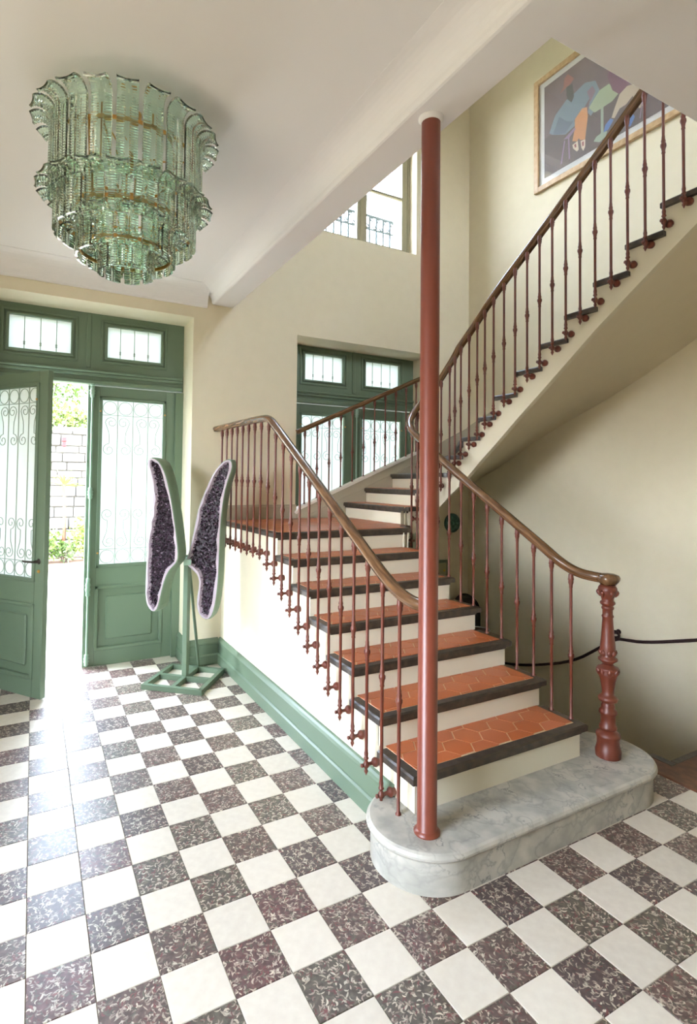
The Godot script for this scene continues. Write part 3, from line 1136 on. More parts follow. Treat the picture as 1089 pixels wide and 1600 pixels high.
func tile_field(tr: Node, field: PackedVector2Array, y: float) -> void:
	var s := mb()
	prism(s, field, y - 0.01, y + 0.0012)
	part(tr, "joint_bed", s, M.joint)
	var side := 0.083
	var hh := side * sqrt(3.0)
	for i in range(-2, 34):
		for j in range(-22, 12):
			var c := Vector2(1.5 + i * side * 1.5, j * hh + (hh * 0.5 if i % 2 else 0.0))
			var hex := PackedVector2Array()
			for q in 6:
				hex.append(c + Vector2(cos(q * PI / 3.0), sin(q * PI / 3.0)) * (side - 0.0028))
			var r := Geometry2D.intersect_polygons(hex, field)
			for p in r:
				var ar := 0.0
				for e in p.size():
					ar += p[e].cross(p[(e + 1) % p.size()])
				if absf(ar) * 0.5 < 0.0006:
					continue
				s = mb()
				prism(s, p, y - 0.004, y + 0.0032, 0.0012)
				part(tr, "hexagon_tile", s, M.terracotta[rng.randi() % 4])

# ------------------------------------------------------------------ railings
func rail_outline(k := 1.0) -> Array:
	var o := []
	for p in [[-0.014, -0.024], [0.014, -0.024], [0.021, -0.018], [0.024, -0.008], [0.029, -0.002], [0.030, 0.008], [0.025, 0.018], [0.013, 0.025], [0.0, 0.027], [-0.013, 0.025], [-0.025, 0.018], [-0.030, 0.008], [-0.029, -0.002], [-0.024, -0.008], [-0.021, -0.018]]:
		o.append(Vector2(p[0], p[1]) * k)
	return o

# a baluster of height h; foot: true when it hangs outside the string on an arm
func baluster_mesh(h: float, hung: bool) -> ArrayMesh:
	var s := mb()
	var r := 0.0082
	var p := []
	if hung:
		p += [Vector2(0, 0), Vector2(0.005, 0.010), Vector2(0.011, 0.022), Vector2(0.0075, 0.030), Vector2(0.0075, 0.036), Vector2(0.013, 0.041), Vector2(0.017, 0.050), Vector2(0.017, 0.056), Vector2(0.013, 0.064), Vector2(0.0085, 0.070), Vector2(0.0085, 0.078), Vector2(0.0135, 0.082), Vector2(0.0135, 0.087), Vector2(0.0095, 0.091), Vector2(0.0115, 0.110), Vector2(r + 0.001, 0.118), Vector2(r, 0.135)]
	else:
		p += [Vector2(0, 0), Vector2(0.014, 0.0), Vector2(0.013, 0.006), Vector2(r, 0.012)]
	var mid := h - 0.46
	p += [Vector2(r, mid - 0.05), Vector2(0.0115, mid - 0.046), Vector2(0.0095, mid - 0.036), Vector2(0.012, mid - 0.018), Vector2(0.0165, mid - 0.008), Vector2(0.0165, mid + 0.004), Vector2(0.011, mid + 0.012), Vector2(0.013, mid + 0.022), Vector2(0.010, mid + 0.034), Vector2(0.0095, mid + 0.048), Vector2(r, mid + 0.055)]
	p += [Vector2(r, h - 0.085), Vector2(0.010, h - 0.078), Vector2(0.0095, h - 0.068), Vector2(0.0145, h - 0.05), Vector2(0.0135, h - 0.04), Vector2(0.0165, h - 0.034), Vector2(0.0145, h - 0.026), Vector2(0.0125, h - 0.004), Vector2(0.0, h)]
	lathe(s, p, 8)
	if hung:
		# small side lobes and the arm that reaches to the string (along +x)
		lathe(s, [Vector2(0, 0.012), Vector2(0.009, 0.018), Vector2(0.011, 0.026), Vector2(0.0, 0.033)], 6, Transform3D(Basis(Vector3.BACK, PI * 0.5), Vector3(0, 0.053, 0)))
		lathe(s, [Vector2(0.012, 0.010), Vector2(0.0085, 0.022), Vector2(0.0095, 0.034), Vector2(0.020, 0.042), Vector2(0.0235, 0.050), Vector2(0.0235, 0.056), Vector2(0.02, 0.062), Vector2(0.02, 0.075)], 10, Transform3D(Basis(Vector3.BACK, -PI * 0.5), Vector3(0, 0.053, 0)))
	return s.commit()

func build_railings() -> void:
	# hall side: from the column up the first flight and along the landing
	var rl := thing("stair_railing", "rust red iron railing with wooden handrail along hall side of first flight", "railing")
	var hx := 1.455
	var path := chaikin([Vector3(1.50, 1.135, 0.42), Vector3(1.475, 1.140, 0.36), Vector3(hx, 1.185, 0.235), Vector3(hx, 1.32, 0.01), Vector3(hx, 1.62, -0.48), Vector3(hx, 1.87, -0.89), Vector3(hx, 2.055, -1.195), Vector3(hx, 2.115, -1.30), Vector3(hx, 2.128, -1.42), Vector3(hx, 2.135, -1.9), Vector3(hx, 2.14, -2.598)], 3)
	var s := mb()
	sweep(s, path, rail_outline())
	part(rl, "handrail", s, M.rail, "polished brown wooden handrail")
	var under := func(z: float) -> float:
		for i in path.size() - 1:
			if z <= path[i].z and z >= path[i + 1].z:
				return lerpf(path[i].y, path[i + 1].y, (z - path[i].z) / (path[i + 1].z - path[i].z)) - 0.022
		return path[-1].y - 0.022
	var hung := baluster_mesh(1.07, true)
	for i in 12:
		var z := 0.157 - 0.1335 * i
		var top: float = under.call(z)
		var o := inst(rl, "baluster", hung, M.iron)
		var foot := 0.150 + 0.5965 * (0.157 - z)
		if z < -1.2:
			foot = minf(foot, 1.075)
		o.position = Vector3(hx, foot, z)
		o.scale.y = (top - foot) / 1.07
	for i in 8:
		var z := -1.455 - 0.136 * i
		var top: float = under.call(z)
		var o := inst(rl, "baluster", hung, M.iron)
		o.position = Vector3(hx, 1.085, z)
		o.scale.y = (top - 1.085) / 1.07
	var st0 := under.call(0.285) as float
	var first := inst(rl, "baluster", baluster_mesh(st0 - 0.178, false), M.iron)
	first.position = Vector3(1.462, 0.178, 0.285)
	# well side: newel, first flight, turn and upper flight in one run
	var rw := thing("stair_railing", "long rust red iron railing with wooden handrail winding round the stair well", "railing")
	var w := [Vector3(2.805, 1.150, 0.40), Vector3(2.785, 1.150, 0.33), Vector3(2.735, 1.165, 0.25), Vector3(2.69, 1.215, 0.17)]
	var u := 2.0
	while u < 21.9:
		var q := inner(u, lerpf(0.016, -0.02, clampf((u - 5.5) / 2.0, 0.0, 1.0)))
		w.append(Vector3(q.x, pitch(u) + 0.775, q.y))
		u += 0.5 if u < 7.0 or u > 12.0 else 0.25
	var wp := chaikin(w, 2)
	s = mb()
	sweep(s, wp, rail_outline(1.04))
	var wr := part(rw, "handrail", s, M.rail, "polished brown wooden handrail curving upwards")
	s = mb()
	lathe(s, [Vector2(0, -0.034), Vector2(0.04, -0.034), Vector2(0.052, -0.02), Vector2(0.06, -0.008), Vector2(0.062, 0.006), Vector2(0.055, 0.018), Vector2(0.035, 0.026), Vector2(0, 0.028)], 20, Transform3D(Basis.IDENTITY, Vector3(2.81, 1.150, 0.385)))
	part(wr, "handrail_cap", s, M.rail)
	var standing := {}
	for i in 12:
		var uu := 1.34 + i * 0.48
		if uu >= 6.9:
			break
		var k := int(floor(uu))
		var q := inner(uu, 0.018)
		var top := pitch(uu) + 0.775 - 0.024
		if uu < 2.0:
			top = lerpf(1.165, pitch(2.0) + 0.775, clampf((uu - 1.2) / 0.8, 0.0, 1.0)) - 0.02
		var h: float = top - TOPS[k]
		var key := snappedf(h, 0.004)
		if not standing.has(key):
			standing[key] = baluster_mesh(key, false)
		var o := inst(rw, "baluster", standing[key], M.iron)
		o.position = Vector3(q.x, TOPS[k], q.y)
	var long := baluster_mesh(0.95, true)
	u = 7.4
	while u < 21.9:
		var q := inner(u, -0.038)
		var q2 := inner(u, 0.0)
		var foot := pitch(u) - 0.23
		var top := pitch(u) + 0.775 - 0.024
		var o := inst(rw, "baluster", long, M.iron)
		var dir := q2 - q
		o.position = Vector3(q.x, foot, q.y)
		o.rotation.y = atan2(-dir.y, dir.x)
		o.scale.y = (top - foot) / 0.95
		u += 0.5 if u > 11.0 else (1.1 if u < 9.0 else 0.8)
	s = mb()
	var np := []
	for e in [[0, 0], [82, 0], [85, 40], [78, 62], [72, 85], [72, 125], [80, 140], [80, 158], [62, 172], [48, 182], [58, 195], [57, 208], [48, 225], [48, 285], [60, 298], [57, 316], [42, 334], [46, 348], [36, 368], [60, 382], [66, 400], [55, 414], [40, 424], [38, 445], [43, 480], [50, 520], [60, 560], [67, 575], [60, 588], [70, 602], [68, 612], [48, 620], [32, 636], [42, 648], [63, 664], [64, 674], [50, 684], [46, 700], [51, 740], [49, 770], [44, 810], [39, 880], [34, 955], [39, 964], [39, 972], [33, 980], [33, 1012], [41, 1022], [40, 1032], [34, 1040], [50, 1055], [50, 1066], [38, 1078], [42, 1095], [52, 1120], [63, 1145], [62, 1165], [55, 1178], [50, 1185], [0, 1185]]:
		np.append(Vector2(e[0] * 0.00079, e[1] * 0.00079))
	lathe(s, np, 20)
	var nw := part(rw, "newel_post", s, M.iron, "turned rust red iron newel post")
	nw.position = Vector3(2.805, 0.178, 0.385)
	# acanthus leaves on the newel
	s = mb()
	for ring in [[0.455, 0.052, 0.06, 8], [0.56, 0.040, 0.05, 8], [0.89, 0.05, 0.045, 6]]:
		for i in ring[3]:
			var a: float = TAU * i / ring[3]
			var dirv := Vector3(cos(a), 0, sin(a))
			lathe(s, [Vector2(0, -ring[2] * 0.5), Vector2(0.011, -0.004), Vector2(0.013, 0.01), Vector2(0.007, ring[2] * 0.4), Vector2(0, ring[2] * 0.5)], 6, Transform3D(Basis(dirv.cross(Vector3.UP), -0.25), dirv * (ring[1] - 0.006) + Vector3(0, ring[0], 0)))
	part(nw, "leaf_ornament", s, M.iron)
	# guard on the wall string in front of the second door
	var rg := thing("stair_railing", "short sloping rust red guard railing in front of the second green door", "railing")
	s = mb()
	sweep(s, [Vector3(2.272, 2.155, -2.585), Vector3(2.6, 2.302, -2.585), Vector3(3.3, 2.615, -2.585), Vector3(3.97, 2.915, -2.585)], rail_outline(0.95))
	part(rg, "handrail", s, M.rail)
	var guard := baluster_mesh(0.78, false)
	for i in 12:
		var x := 2.36 + i * 0.138
		var foot := 1.413 + (x - 2.29) * 0.4125
		var o := inst(rg, "baluster", guard, M.iron)
		var top := 2.155 + (x - 2.272) * 0.4475 - 0.02
		o.position = Vector3(x, foot, -2.585)
		o.scale.y = (top - foot) / 0.78
	# the column that carries the beam
	var co := thing("column", "slender rust red iron column standing on the marble step", "column", Vector3(1.499, 0.178, 0.442))
	s = mb()
	lathe(s, [Vector2(0.056, 0.0), Vector2(0.057, 0.008), Vector2(0.046, 0.016), Vector2(0.0425, 0.02), Vector2(0.0415, 3.108)], 28)
	part(co, "shaft", s, M.column)
	s = mb()
	lathe(s, [Vector2(0.042, 3.095), Vector2(0.048, 3.097), Vector2(0.05, 3.104), Vector2(0.056, 3.110), Vector2(0.056, 3.117)], 28)
	part(co, "collar", s, M.ceiling, "white plaster collar at the beam")

# ------------------------------------------------------------------ chandelier
func leaf_glass(h: float, w: float) -> ArrayMesh:
	# ribbed glass leaf: stands along +y, curls outwards (+x) at the top
	var s := mb()
	var rows := int(h / 0.0058)
	var cols := 10
	var curl := 0.042
	var body := h - 0.105
	var F := []
	var B := []
	for i in rows + 1:
		var t := h * i / rows
		var c: Vector3
		var nrm: Vector3
		if t <= body:
			c = Vector3(0, t, 0)
			nrm = Vector3(1, 0, 0)
		else:
			var a := (t - body) / curl
			c = Vector3(curl * (1.0 - cos(a)), body + curl * sin(a), 0)
			nrm = Vector3(cos(a), -sin(a), 0)
		var fr := []
		var bk := []
		for j in cols + 1:
			var v := float(j) / cols * 2.0 - 1.0
			var rib := 0.0
			if absf(v) > 0.35:
				rib = 0.0044 if i % 2 == 0 else 0.0
			else:
				rib = 0.0044 if j % 2 == 0 else 0.0
			var edge := 0.0015 * pow(absf(v), 6.0)
			var ww := w * (1.0 if t > 0.02 else 0.9)
			var z := v * ww * 0.5
			fr.append(c + nrm * (0.0035 + rib + edge - v * v * 0.006) + Vector3(0, 0, z))
			bk.append(c + nrm * (-0.0035 - v * v * 0.006) + Vector3(0, 0, z))
		F.append(fr)
		B.append(bk)
	for i in rows:
		for j in cols:
			var nn: Vector3 = F[i][j] - B[i][j]
			quad(s, F[i][j], F[i + 1][j], F[i + 1][j + 1], F[i][j + 1], nn)
			quad(s, B[i][j], B[i + 1][j], B[i + 1][j + 1], B[i][j + 1], -nn)
		quad(s, F[i][0], F[i + 1][0], B[i + 1][0], B[i][0], Vector3(0, 0, -1))
		quad(s, F[i][cols], F[i + 1][cols], B[i + 1][cols], B[i][cols], Vector3(0, 0, 1))
	for j in cols:
		quad(s, F[0][j], F[0][j + 1], B[0][j + 1], B[0][j], Vector3.DOWN)
		quad(s, F[rows][j], F[rows][j + 1], B[rows][j + 1], B[rows][j], F[rows][j] - F[rows - 1][j])
	return s.commit()

func build_chandelier() -> void:
	var c := thing("chandelier", "tiered chandelier of ribbed green glass leaves on brass rings under the ceiling", "chandelier", Vector3(0.345, 0, -0.385))
	var s := mb()
	lathe(s, [Vector2(0, 3.40), Vector2(0.045, 3.402), Vector2(0.055, 3.41), Vector2(0.055, 3.42)], 24)
	lathe(s, [Vector2(0, 2.72), Vector2(0.008, 2.73), Vector2(0.008, 3.40), Vector2(0.0, 3.402)], 12)
	part(c, "stem", s, M.brass, "brass ceiling stem")
	var tiers := [[3.315, 0.43, 0.335, 20, 0.086], [2.995, 0.26, 0.31, 19, 0.086], [2.865, 0.23, 0.215, 13, 0.086], [2.765, 0.19, 0.12, 8, 0.08]]
	for t in tiers:
		var r: float = t[2]
		var bottom: float = t[0] - (t[1] - 0.105) - 0.042
		s = mb()
		var ring := []
		for i in 49:
			var a := TAU * i / 48
			ring.append(Vector3(cos(a) * (r - 0.012), t[0] - 0.125, sin(a) * (r - 0.012)))
		if r > 0.15:
			sweep(s, ring, [Vector2(-0.003, -0.008), Vector2(0.003, -0.008), Vector2(0.003, 0.008), Vector2(-0.003, 0.008)], false)
		for i in (4 if r > 0.25 else 0):
			var a := TAU * (i + 0.3) / 4
			bar(s, Vector3(cos(a) * (r - 0.012), t[0] - 0.125, sin(a) * (r - 0.012)), Vector3(0, t[0] - 0.125, 0), 0.004)
		if r > 0.15:
			part(c, "ring", s, M.brass, "flat brass ring")
		var mesh := leaf_glass(t[1], t[4])
		for i in t[3]:
			var o := inst(c, "glass_leaf", mesh, M.glass)
			var a: float = TAU * (i + 0.5) / t[3]
			o.position = Vector3(cos(a) * r, bottom, sin(a) * r)
			o.rotation.y = -a
	s = mb()
	for i in 4:
		var a := TAU * (i + 0.3) / 4 + 0.2
		bar(s, Vector3(cos(a) * 0.31, 3.19, sin(a) * 0.31), Vector3(cos(a) * 0.29, 2.87, sin(a) * 0.29), 0.005)
	part(c, "hanger", s, M.brass)

# ------------------------------------------------------------------ geodes on their stand
const GEODE_A := [[215, 100], [185, 130], [183, 185], [222, 260], [240, 400], [245, 560], [225, 680], [205, 790], [197, 960], [190, 1150], [190, 1350], [205, 1430], [250, 1485], [292, 1470], [312, 1380], [330, 1290], [350, 1200], [385, 1110], [440, 1050], [468, 1010], [462, 900], [440, 740], [412, 560], [365, 330], [330, 220], [280, 130]]
const GEODE_B := [[915, 108], [860, 118], [790, 200], [730, 320], [690, 430], [640, 560], [615, 720], [585, 880], [555, 1000], [535, 1070], [580, 1110], [640, 1160], [665, 1230], [650, 1350], [640, 1440], [660, 1530], [720, 1580], [770, 1550], [800, 1440], [815, 1300], [825, 1150], [828, 950], [832, 740], [845, 560], [870, 380], [905, 260], [935, 170]]

func geode(called: String, label: String, outline: Array, origin: Vector3, right: Vector3, yaw: float, sd: int) -> void:
	var o := thing(called, label, "geode", origin, "amethyst geode halves on the stand")
	var k := 0.00543 / 6.153
	var cx := 550.0
	var mid := 0.0
	for p in outline:
		mid += p[0]
	mid /= outline.size()
	var fwd := Vector3(-right.z, 0, right.x)
	if fwd.z < 0.0:
		fwd = -fwd
	# outline in metres about its own middle, lying in the plane that faces the hall
	var poly := PackedVector2Array()
	for p in outline:
		poly.append(Vector2((p[0] - mid) * k, (1620.0 - p[1]) * k))
	poly = ccw(poly)
	var off := right * (mid - cx) * k
	o.position = origin + off
	o.rotation.y = atan2(fwd.x, fwd.z) + yaw
	var stretch := 1.0 / cos(yaw)
	for i in poly.size():
		poly[i].x *= stretch
	# refine the outline
	var loop := []
	for i in poly.size():
		loop.append(poly[i])
		loop.append((poly[i] + poly[(i + 1) % poly.size()]) * 0.5)
	var n := loop.size()
	var sm := []
	for i in n:
		sm.append((loop[i] * 2.0 + loop[(i + 1) % n] + loop[(i + n - 1) % n]) * 0.25)
	loop = sm
	var nrm := []
	for i in n:
		var d: Vector2 = (loop[(i + 1) % n] - loop[(i + n - 1) % n]).normalized()
		nrm.append(Vector2(d.y, -d.x))
	var ring := func(outset: float, z: float, shrink := 0.0) -> Array:
		var r := []
		for i in n:
			var p: Vector2 = loop[i] + nrm[i] * outset
			r.append(Vector3(p.x * (1.0 - shrink), p.y, z))
		return r
	var rings := [ring.call(0.0, 0.0), ring.call(0.006, -0.008), ring.call(0.010, -0.04), ring.call(0.009, -0.10), ring.call(0.002, -0.145, 0.06), ring.call(-0.010, -0.17, 0.2), ring.call(-0.022, -0.185, 0.4)]
	var s := mb()
	var ctr := Vector3.ZERO
	for i in rings.size() - 1:
		for q in n:
			var q2 := (q + 1) % n
			var hint := Vector3(nrm[q].x, nrm[q].y, -0.4 * i)
			quad(s, rings[i][q], rings[i + 1][q], rings[i + 1][q2], rings[i][q2], hint)
	var backp := PackedVector2Array()
	for p in rings[-1]:
		backp.append(Vector2(p.x, p.y))
	for t in range(0, 1):
		var ids := Geometry2D.triangulate_polygon(backp)
		for i in range(0, ids.size(), 3):
			tri(s, rings[-1][ids[i]], rings[-1][ids[i + 1]], rings[-1][ids[i + 2]], Vector3.FORWARD)
	part(o, "shell", s, mat(Color(0.46, 0.55, 0.455), 0.5), "rough shell painted sage green")
	# pale agate rim
	rng.seed = sd
	var ri := []
	for q in n:
		var p: Vector2 = loop[q] - nrm[q] * rng.randf_range(0.008, 0.024)
		ri.append(Vector3(p.x, p.y, 0.003 + rng.randf_range(-0.002, 0.003)))
	s = mb()
	for q in n:
		var q2 := (q + 1) % n
		quad(s, rings[0][q], rings[0][q2], ri[q2], ri[q], Vector3.BACK)
		var dq: Vector3 = Vector3(nrm[q].x, nrm[q].y, 0) * -0.014 + Vector3(0, 0, -0.03)
		var dq2: Vector3 = Vector3(nrm[q2].x, nrm[q2].y, 0) * -0.014 + Vector3(0, 0, -0.03)
		quad(s, ri[q], ri[q2], ri[q2] + dq2, ri[q] + dq, Vector3.BACK)
	part(o, "rim", s, mat(Color(0.74, 0.69, 0.73), 0.4), "pale lilac agate rim")
	# cavity lined with crystals
	var cav := PackedVector2Array()
	for p in ri:
		cav.append(Vector2(p.x, p.y))
	s = mb()
	var ids2 := Geometry2D.triangulate_polygon(cav)
	for i in range(0, ids2.size(), 3):
		tri(s, Vector3(cav[ids2[i]].x, cav[ids2[i]].y, -0.032), Vector3(cav[ids2[i + 1]].x, cav[ids2[i + 1]].y, -0.032), Vector3(cav[ids2[i + 2]].x, cav[ids2[i + 2]].y, -0.032), Vector3.BACK)
	part(o, "cavity", s, mat(Color(0.13, 0.095, 0.14), 0.5))
	var tones := [mat(Color(0.17, 0.135, 0.16), 0.12), mat(Color(0.27, 0.21, 0.26), 0.12), mat(Color(0.42, 0.345, 0.415), 0.14), mat(Color(0.68, 0.62, 0.68), 0.15)]
	var tools := [mb(), mb(), mb(), mb()]
	var lo := Vector2(9, 9)
	var hi := Vector2(-9, -9)
	for p in cav:
		lo = lo.min(p)
		hi = hi.max(p)
	var made := 0
	for i in 9000:
		if made >= 1500:
			break
		var p := Vector2(rng.randf_range(lo.x, hi.x), rng.randf_range(lo.y, hi.y))
		if not Geometry2D.is_point_in_polygon(p, cav):
			continue
		var near := 9.0
		for e in cav.size():
			near = minf(near, p.distance_to(Geometry2D.get_closest_point_to_segment(p, cav[e], cav[(e + 1) % cav.size()])))
		made += 1
		var sz := rng.randf_range(0.005, 0.0115)
		var axis := Vector3(rng.randf_range(-0.6, 0.6), rng.randf_range(-0.6, 0.6), 1.0).normalized()
		var sd2 := axis.cross(Vector3.UP).normalized()
		var up := sd2.cross(axis)
		var basep := Vector3(p.x, p.y, -0.034 + clampf(0.02 - near, 0.0, 0.02))
		var tip := basep + axis * sz * 2.0
		var pick := rng.randf()
		var ti := 0 if pick < 0.45 else (1 if pick < 0.75 else (2 if pick < 0.95 else 3))
		if near < 0.008:
			ti = 3 if rng.randf() < 0.6 else 2
		var spin := rng.randf() * TAU
		for e in 4:
			var a := spin + TAU * e / 4
			var b := spin + TAU * (e + 1) / 4
			tri(tools[ti], basep + (sd2 * cos(a) + up * sin(a)) * sz, basep + (sd2 * cos(b) + up * sin(b)) * sz, tip, (sd2 * cos((a + b) * 0.5) + up * sin((a + b) * 0.5)) + axis * 0.3)
	var cm := ArrayMesh.new()
	for i in 4:
		tools[i].commit(cm)
		cm.surface_set_material(cm.get_surface_count() - 1, tones[i])
	var cr := inst(o, "crystals", cm, null, "dark purple amethyst crystals")
	cr.set_meta("kind", "stuff")

func build_geodes() -> void:
	var base := Vector3(1.135, 0, -2.285)
	var st := thing("geode_stand", "green steel stand with square base frame holding two geode halves", "stand", base)
	var c := [Vector3(0.80, 0, -2.245), Vector3(1.165, 0, -1.925), Vector3(1.455, 0, -2.305), Vector3(1.105, 0, -2.625)]
	var s := mb()
	var rect := [Vector2(-0.0175, 0.0), Vector2(0.0175, 0.0), Vector2(0.0175, 0.04), Vector2(-0.0175, 0.04)]
	for i in 4:
		var a: Vector3 = c[i] - base
		var b: Vector3 = c[(i + 1) % 4] - base
		var d := (b - a).normalized() * 0.0175
		sweep(s, [a - d, b + d], rect, false)
	part(st, "base_frame", s, M.green)
	s = mb()
	for i in 2:
		var a: Vector3 = (c[i] + c[(i + 1) % 4]) * 0.5 - base
		var b: Vector3 = (c[(i + 2) % 4] + c[(i + 3) % 4]) * 0.5 - base
		sweep(s, [a, b], rect, false)
	part(st, "cross_bar", s, M.green)
	s = mb()
	box(s, Vector3(-0.022, 0.02, -0.022), Vector3(0.022, 1.04, 0.022), 0.003, Transform3D(Basis(Vector3.UP, 0.75), Vector3.ZERO))
	part(st, "post", s, M.green)
	var right := Vector3(0.97, 0, 0.243).normalized()
	var fwd := Vector3(-right.z, 0, right.x)
	s = mb()
	var foot := Vector3(1.30, 0.03, -2.465) - base
	tube(s, [Vector3(0.02, 0.98, -0.03), foot], 0.013, 8)
	part(st, "brace", s, M.green)
	s = mb()
	# arms and clamps behind the stones
	for q in [-1.0, 1.0]:
		var a := Vector3(0, 1.02, 0)
		sweep(s, [a - right * 0.01 * q, a + right * 0.26 * q - fwd * 0.0], [Vector2(-0.012, -0.02), Vector2(0.012, -0.02), Vector2(0.012, 0.02), Vector2(-0.012, 0.02)], false)
	part(st, "clamp_arm", s, M.green)
	s = mb()
	sweep(s, [Vector3(0, 1.005, 0), Vector3(0, 1.005, 0) + fwd * 0.19], [Vector2(-0.03, -0.022), Vector2(0.03, -0.022), Vector2(0.03, 0.022), Vector2(-0.03, 0.022)], false)
	part(st, "bracket", s, M.green_light)
	var face := Vector3(1.135, 0.505, -2.285) + fwd * 0.21
	geode("amethyst_geode", "slim amethyst geode half on the left of the green stand, ending higher", GEODE_A, face, right, -0.52, 90)
	geode("amethyst_geode", "slim amethyst geode half on the right of the green stand, hanging lower", GEODE_B, face, right, -0.42, 91)

# ------------------------------------------------------------------ picture
func build_picture() -> void:
	var z0 := -1.60
	var z1 := 0.14
	var y0 := 4.68
	var y1 := 5.865
	var p := thing("framed_picture", "large framed print of a seated figure in blue hanging above the stairs", "picture", Vector3(XR, (y0 + y1) * 0.5, (z0 + z1) * 0.5))
	var oy := -(y0 + y1) * 0.5
	var oz := -(z0 + z1) * 0.5
	var s := mb()
	var t := 0.055
	box(s, Vector3(-0.038, y0 + oy, z0 + oz), Vector3(-0.002, y1 + oy, z0 + t + oz), 0.003)
	box(s, Vector3(-0.038, y0 + oy, z1 - t + oz), Vector3(-0.002, y1 + oy, z1 + oz), 0.003)
	box(s, Vector3(-0.038, y0 + oy, z0 + t + oz), Vector3(-0.002, y0 + t + oy, z1 - t + oz), 0.003)
	box(s, Vector3(-0.038, y1 - t + oy, z0 + t + oz), Vector3(-0.002, y1 + oy, z1 - t + oz), 0.003)
	part(p, "picture_frame", s, M.frame_wood, "pale oak frame")
	s = mb()
	box(s, Vector3(-0.014, y0 + t - 0.005 + oy, z0 + t - 0.005 + oz), Vector3(-0.004, y1 - t + 0.005 + oy, z1 - t + 0.005 + oz))
	part(p, "mount", s, M.white)
	# the print, drawn with flat shapes
	var W := 612
	var H := 380
	var im := Image.create(W, H, true, Image.FORMAT_RGB8)
	var n := noise_image(W / 4, H / 4, 0.05, 61, 3)
	for y in H:
		for x in W:
			var c := Color(0.44, 0.36, 0.375) if y < 215 + x * 0.03 else Color(0.34, 0.265, 0.265)
			im.set_pixel(x, y, c * (1.0 + 0.12 * n[mini(y / 4, H / 4 - 1) * (W / 4) + mini(x / 4, W / 4 - 1)]))
	var shapes := [
		[Color(0.47, 0.55, 0.60), [[-1.42, 5.24], [-1.35, 5.38], [-1.22, 5.46], [-1.13, 5.47], [-1.01, 5.50], [-0.9, 5.45], [-0.86, 5.34], [-0.89, 5.19], [-0.95, 5.14], [-0.98, 5.19], [-0.95, 5.33], [-1.01, 5.27], [-1.13, 5.2], [-1.1, 5.15], [-1.23, 5.12], [-1.38, 5.2]]],
		[Color(0.55, 0.44, 0.50), [[-0.99, 5.40], [-0.93, 5.42], [-0.90, 5.35], [-0.95, 5.28]]],
		[Color(0.38, 0.45, 0.52), [[-1.38, 5.20], [-1.30, 5.34], [-1.22, 5.25], [-1.14, 5.20], [-1.23, 5.13]]],
		[Color(0.62, 0.36, 0.32), [[-1.29, 5.57], [-1.25, 5.61], [-1.24, 5.69], [-1.2, 5.71], [-1.16, 5.66], [-1.13, 5.62], [-1.18, 5.59], [-1.23, 5.585]]],
		[Color(0.22, 0.22, 0.21), [[-1.22, 5.59], [-1.15, 5.58], [-1.13, 5.44], [-1.16, 5.4], [-1.21, 5.47]]],
		[Color(0.80, 0.55, 0.32), [[-1.12, 5.21], [-1.04, 5.27], [-0.99, 5.25], [-0.98, 5.16], [-1.01, 4.95], [-1.06, 4.97], [-1.08, 5.0], [-1.1, 4.98], [-1.15, 5.01], [-1.12, 5.13]]],
		[Color(0.88, 0.82, 0.72), [[-1.15, 4.97], [-1.09, 4.98], [-1.08, 4.89], [-1.1, 4.88], [-1.14, 4.93]]],
		[Color(0.88, 0.82, 0.72), [[-1.06, 4.96], [-1.01, 4.95], [-1.01, 4.88], [-1.03, 4.85], [-1.05, 4.89]]],
		[Color(0.55, 0.2, 0.25), [[-1.13, 4.96], [-1.11, 4.965], [-1.105, 4.93], [-1.12, 4.93]]],
		[Color(0.55, 0.2, 0.25), [[-1.045, 4.94], [-1.025, 4.94], [-1.025, 4.90], [-1.04, 4.90]]],
		[Color(0.66, 0.72, 0.58), [[-0.97, 5.23], [-0.86, 5.33], [-0.76, 5.33], [-0.73, 5.27], [-0.66, 5.19], [-0.73, 5.15], [-0.91, 5.15]]],
		[Color(0.62, 0.69, 0.60), [[-0.845, 5.15], [-0.82, 5.15], [-0.82, 4.9], [-0.845, 4.9]]],
		[Color(0.62, 0.70, 0.60), [[-0.92, 4.88], [-0.89, 4.91], [-0.83, 4.92], [-0.78, 4.90], [-0.80, 4.86], [-0.86, 4.84]]],
		[Color(0.45, 0.24, 0.36), [[-0.78, 5.42], [-0.70, 5.50], [-0.52, 5.40], [-0.56, 5.22], [-0.62, 5.18], [-0.67, 5.18], [-0.73, 5.25]]],
		[Color(0.80, 0.74, 0.64), [[-0.74, 5.0], [-0.71, 5.07], [-0.66, 5.17], [-0.59, 5.2], [-0.48, 5.16], [-0.42, 4.95], [-0.48, 4.93], [-0.54, 5.08], [-0.60, 5.04], [-0.66, 5.04], [-0.71, 4.98]]],
		[Color(0.30, 0.48, 0.74), [[-0.82, 4.91], [-0.8, 4.97], [-0.75, 5.0], [-0.72, 4.97], [-0.77, 4.91]]],
		[Color(0.30, 0.48, 0.74), [[-0.6, 4.83], [-0.59, 4.9], [-0.54, 4.92], [-0.52, 4.88], [-0.56, 4.82]]],
		[Color(0.58, 0.46, 0.58), [[-1.25, 5.08], [-1.13, 5.13], [-1.11, 5.11], [-1.19, 5.06]]],
		[Color(0.58, 0.46, 0.58), [[-1.245, 5.06], [-1.23, 5.06], [-1.27, 4.85], [-1.285, 4.85]]],
		[Color(0.58, 0.46, 0.58), [[-1.20, 5.06], [-1.185, 5.06], [-1.175, 4.85], [-1.19, 4.85]]],
		[Color(0.60, 0.50, 0.60), [[-0.46, 4.98], [-0.45, 4.98], [-0.47, 4.84], [-0.48, 4.84]]],
	]
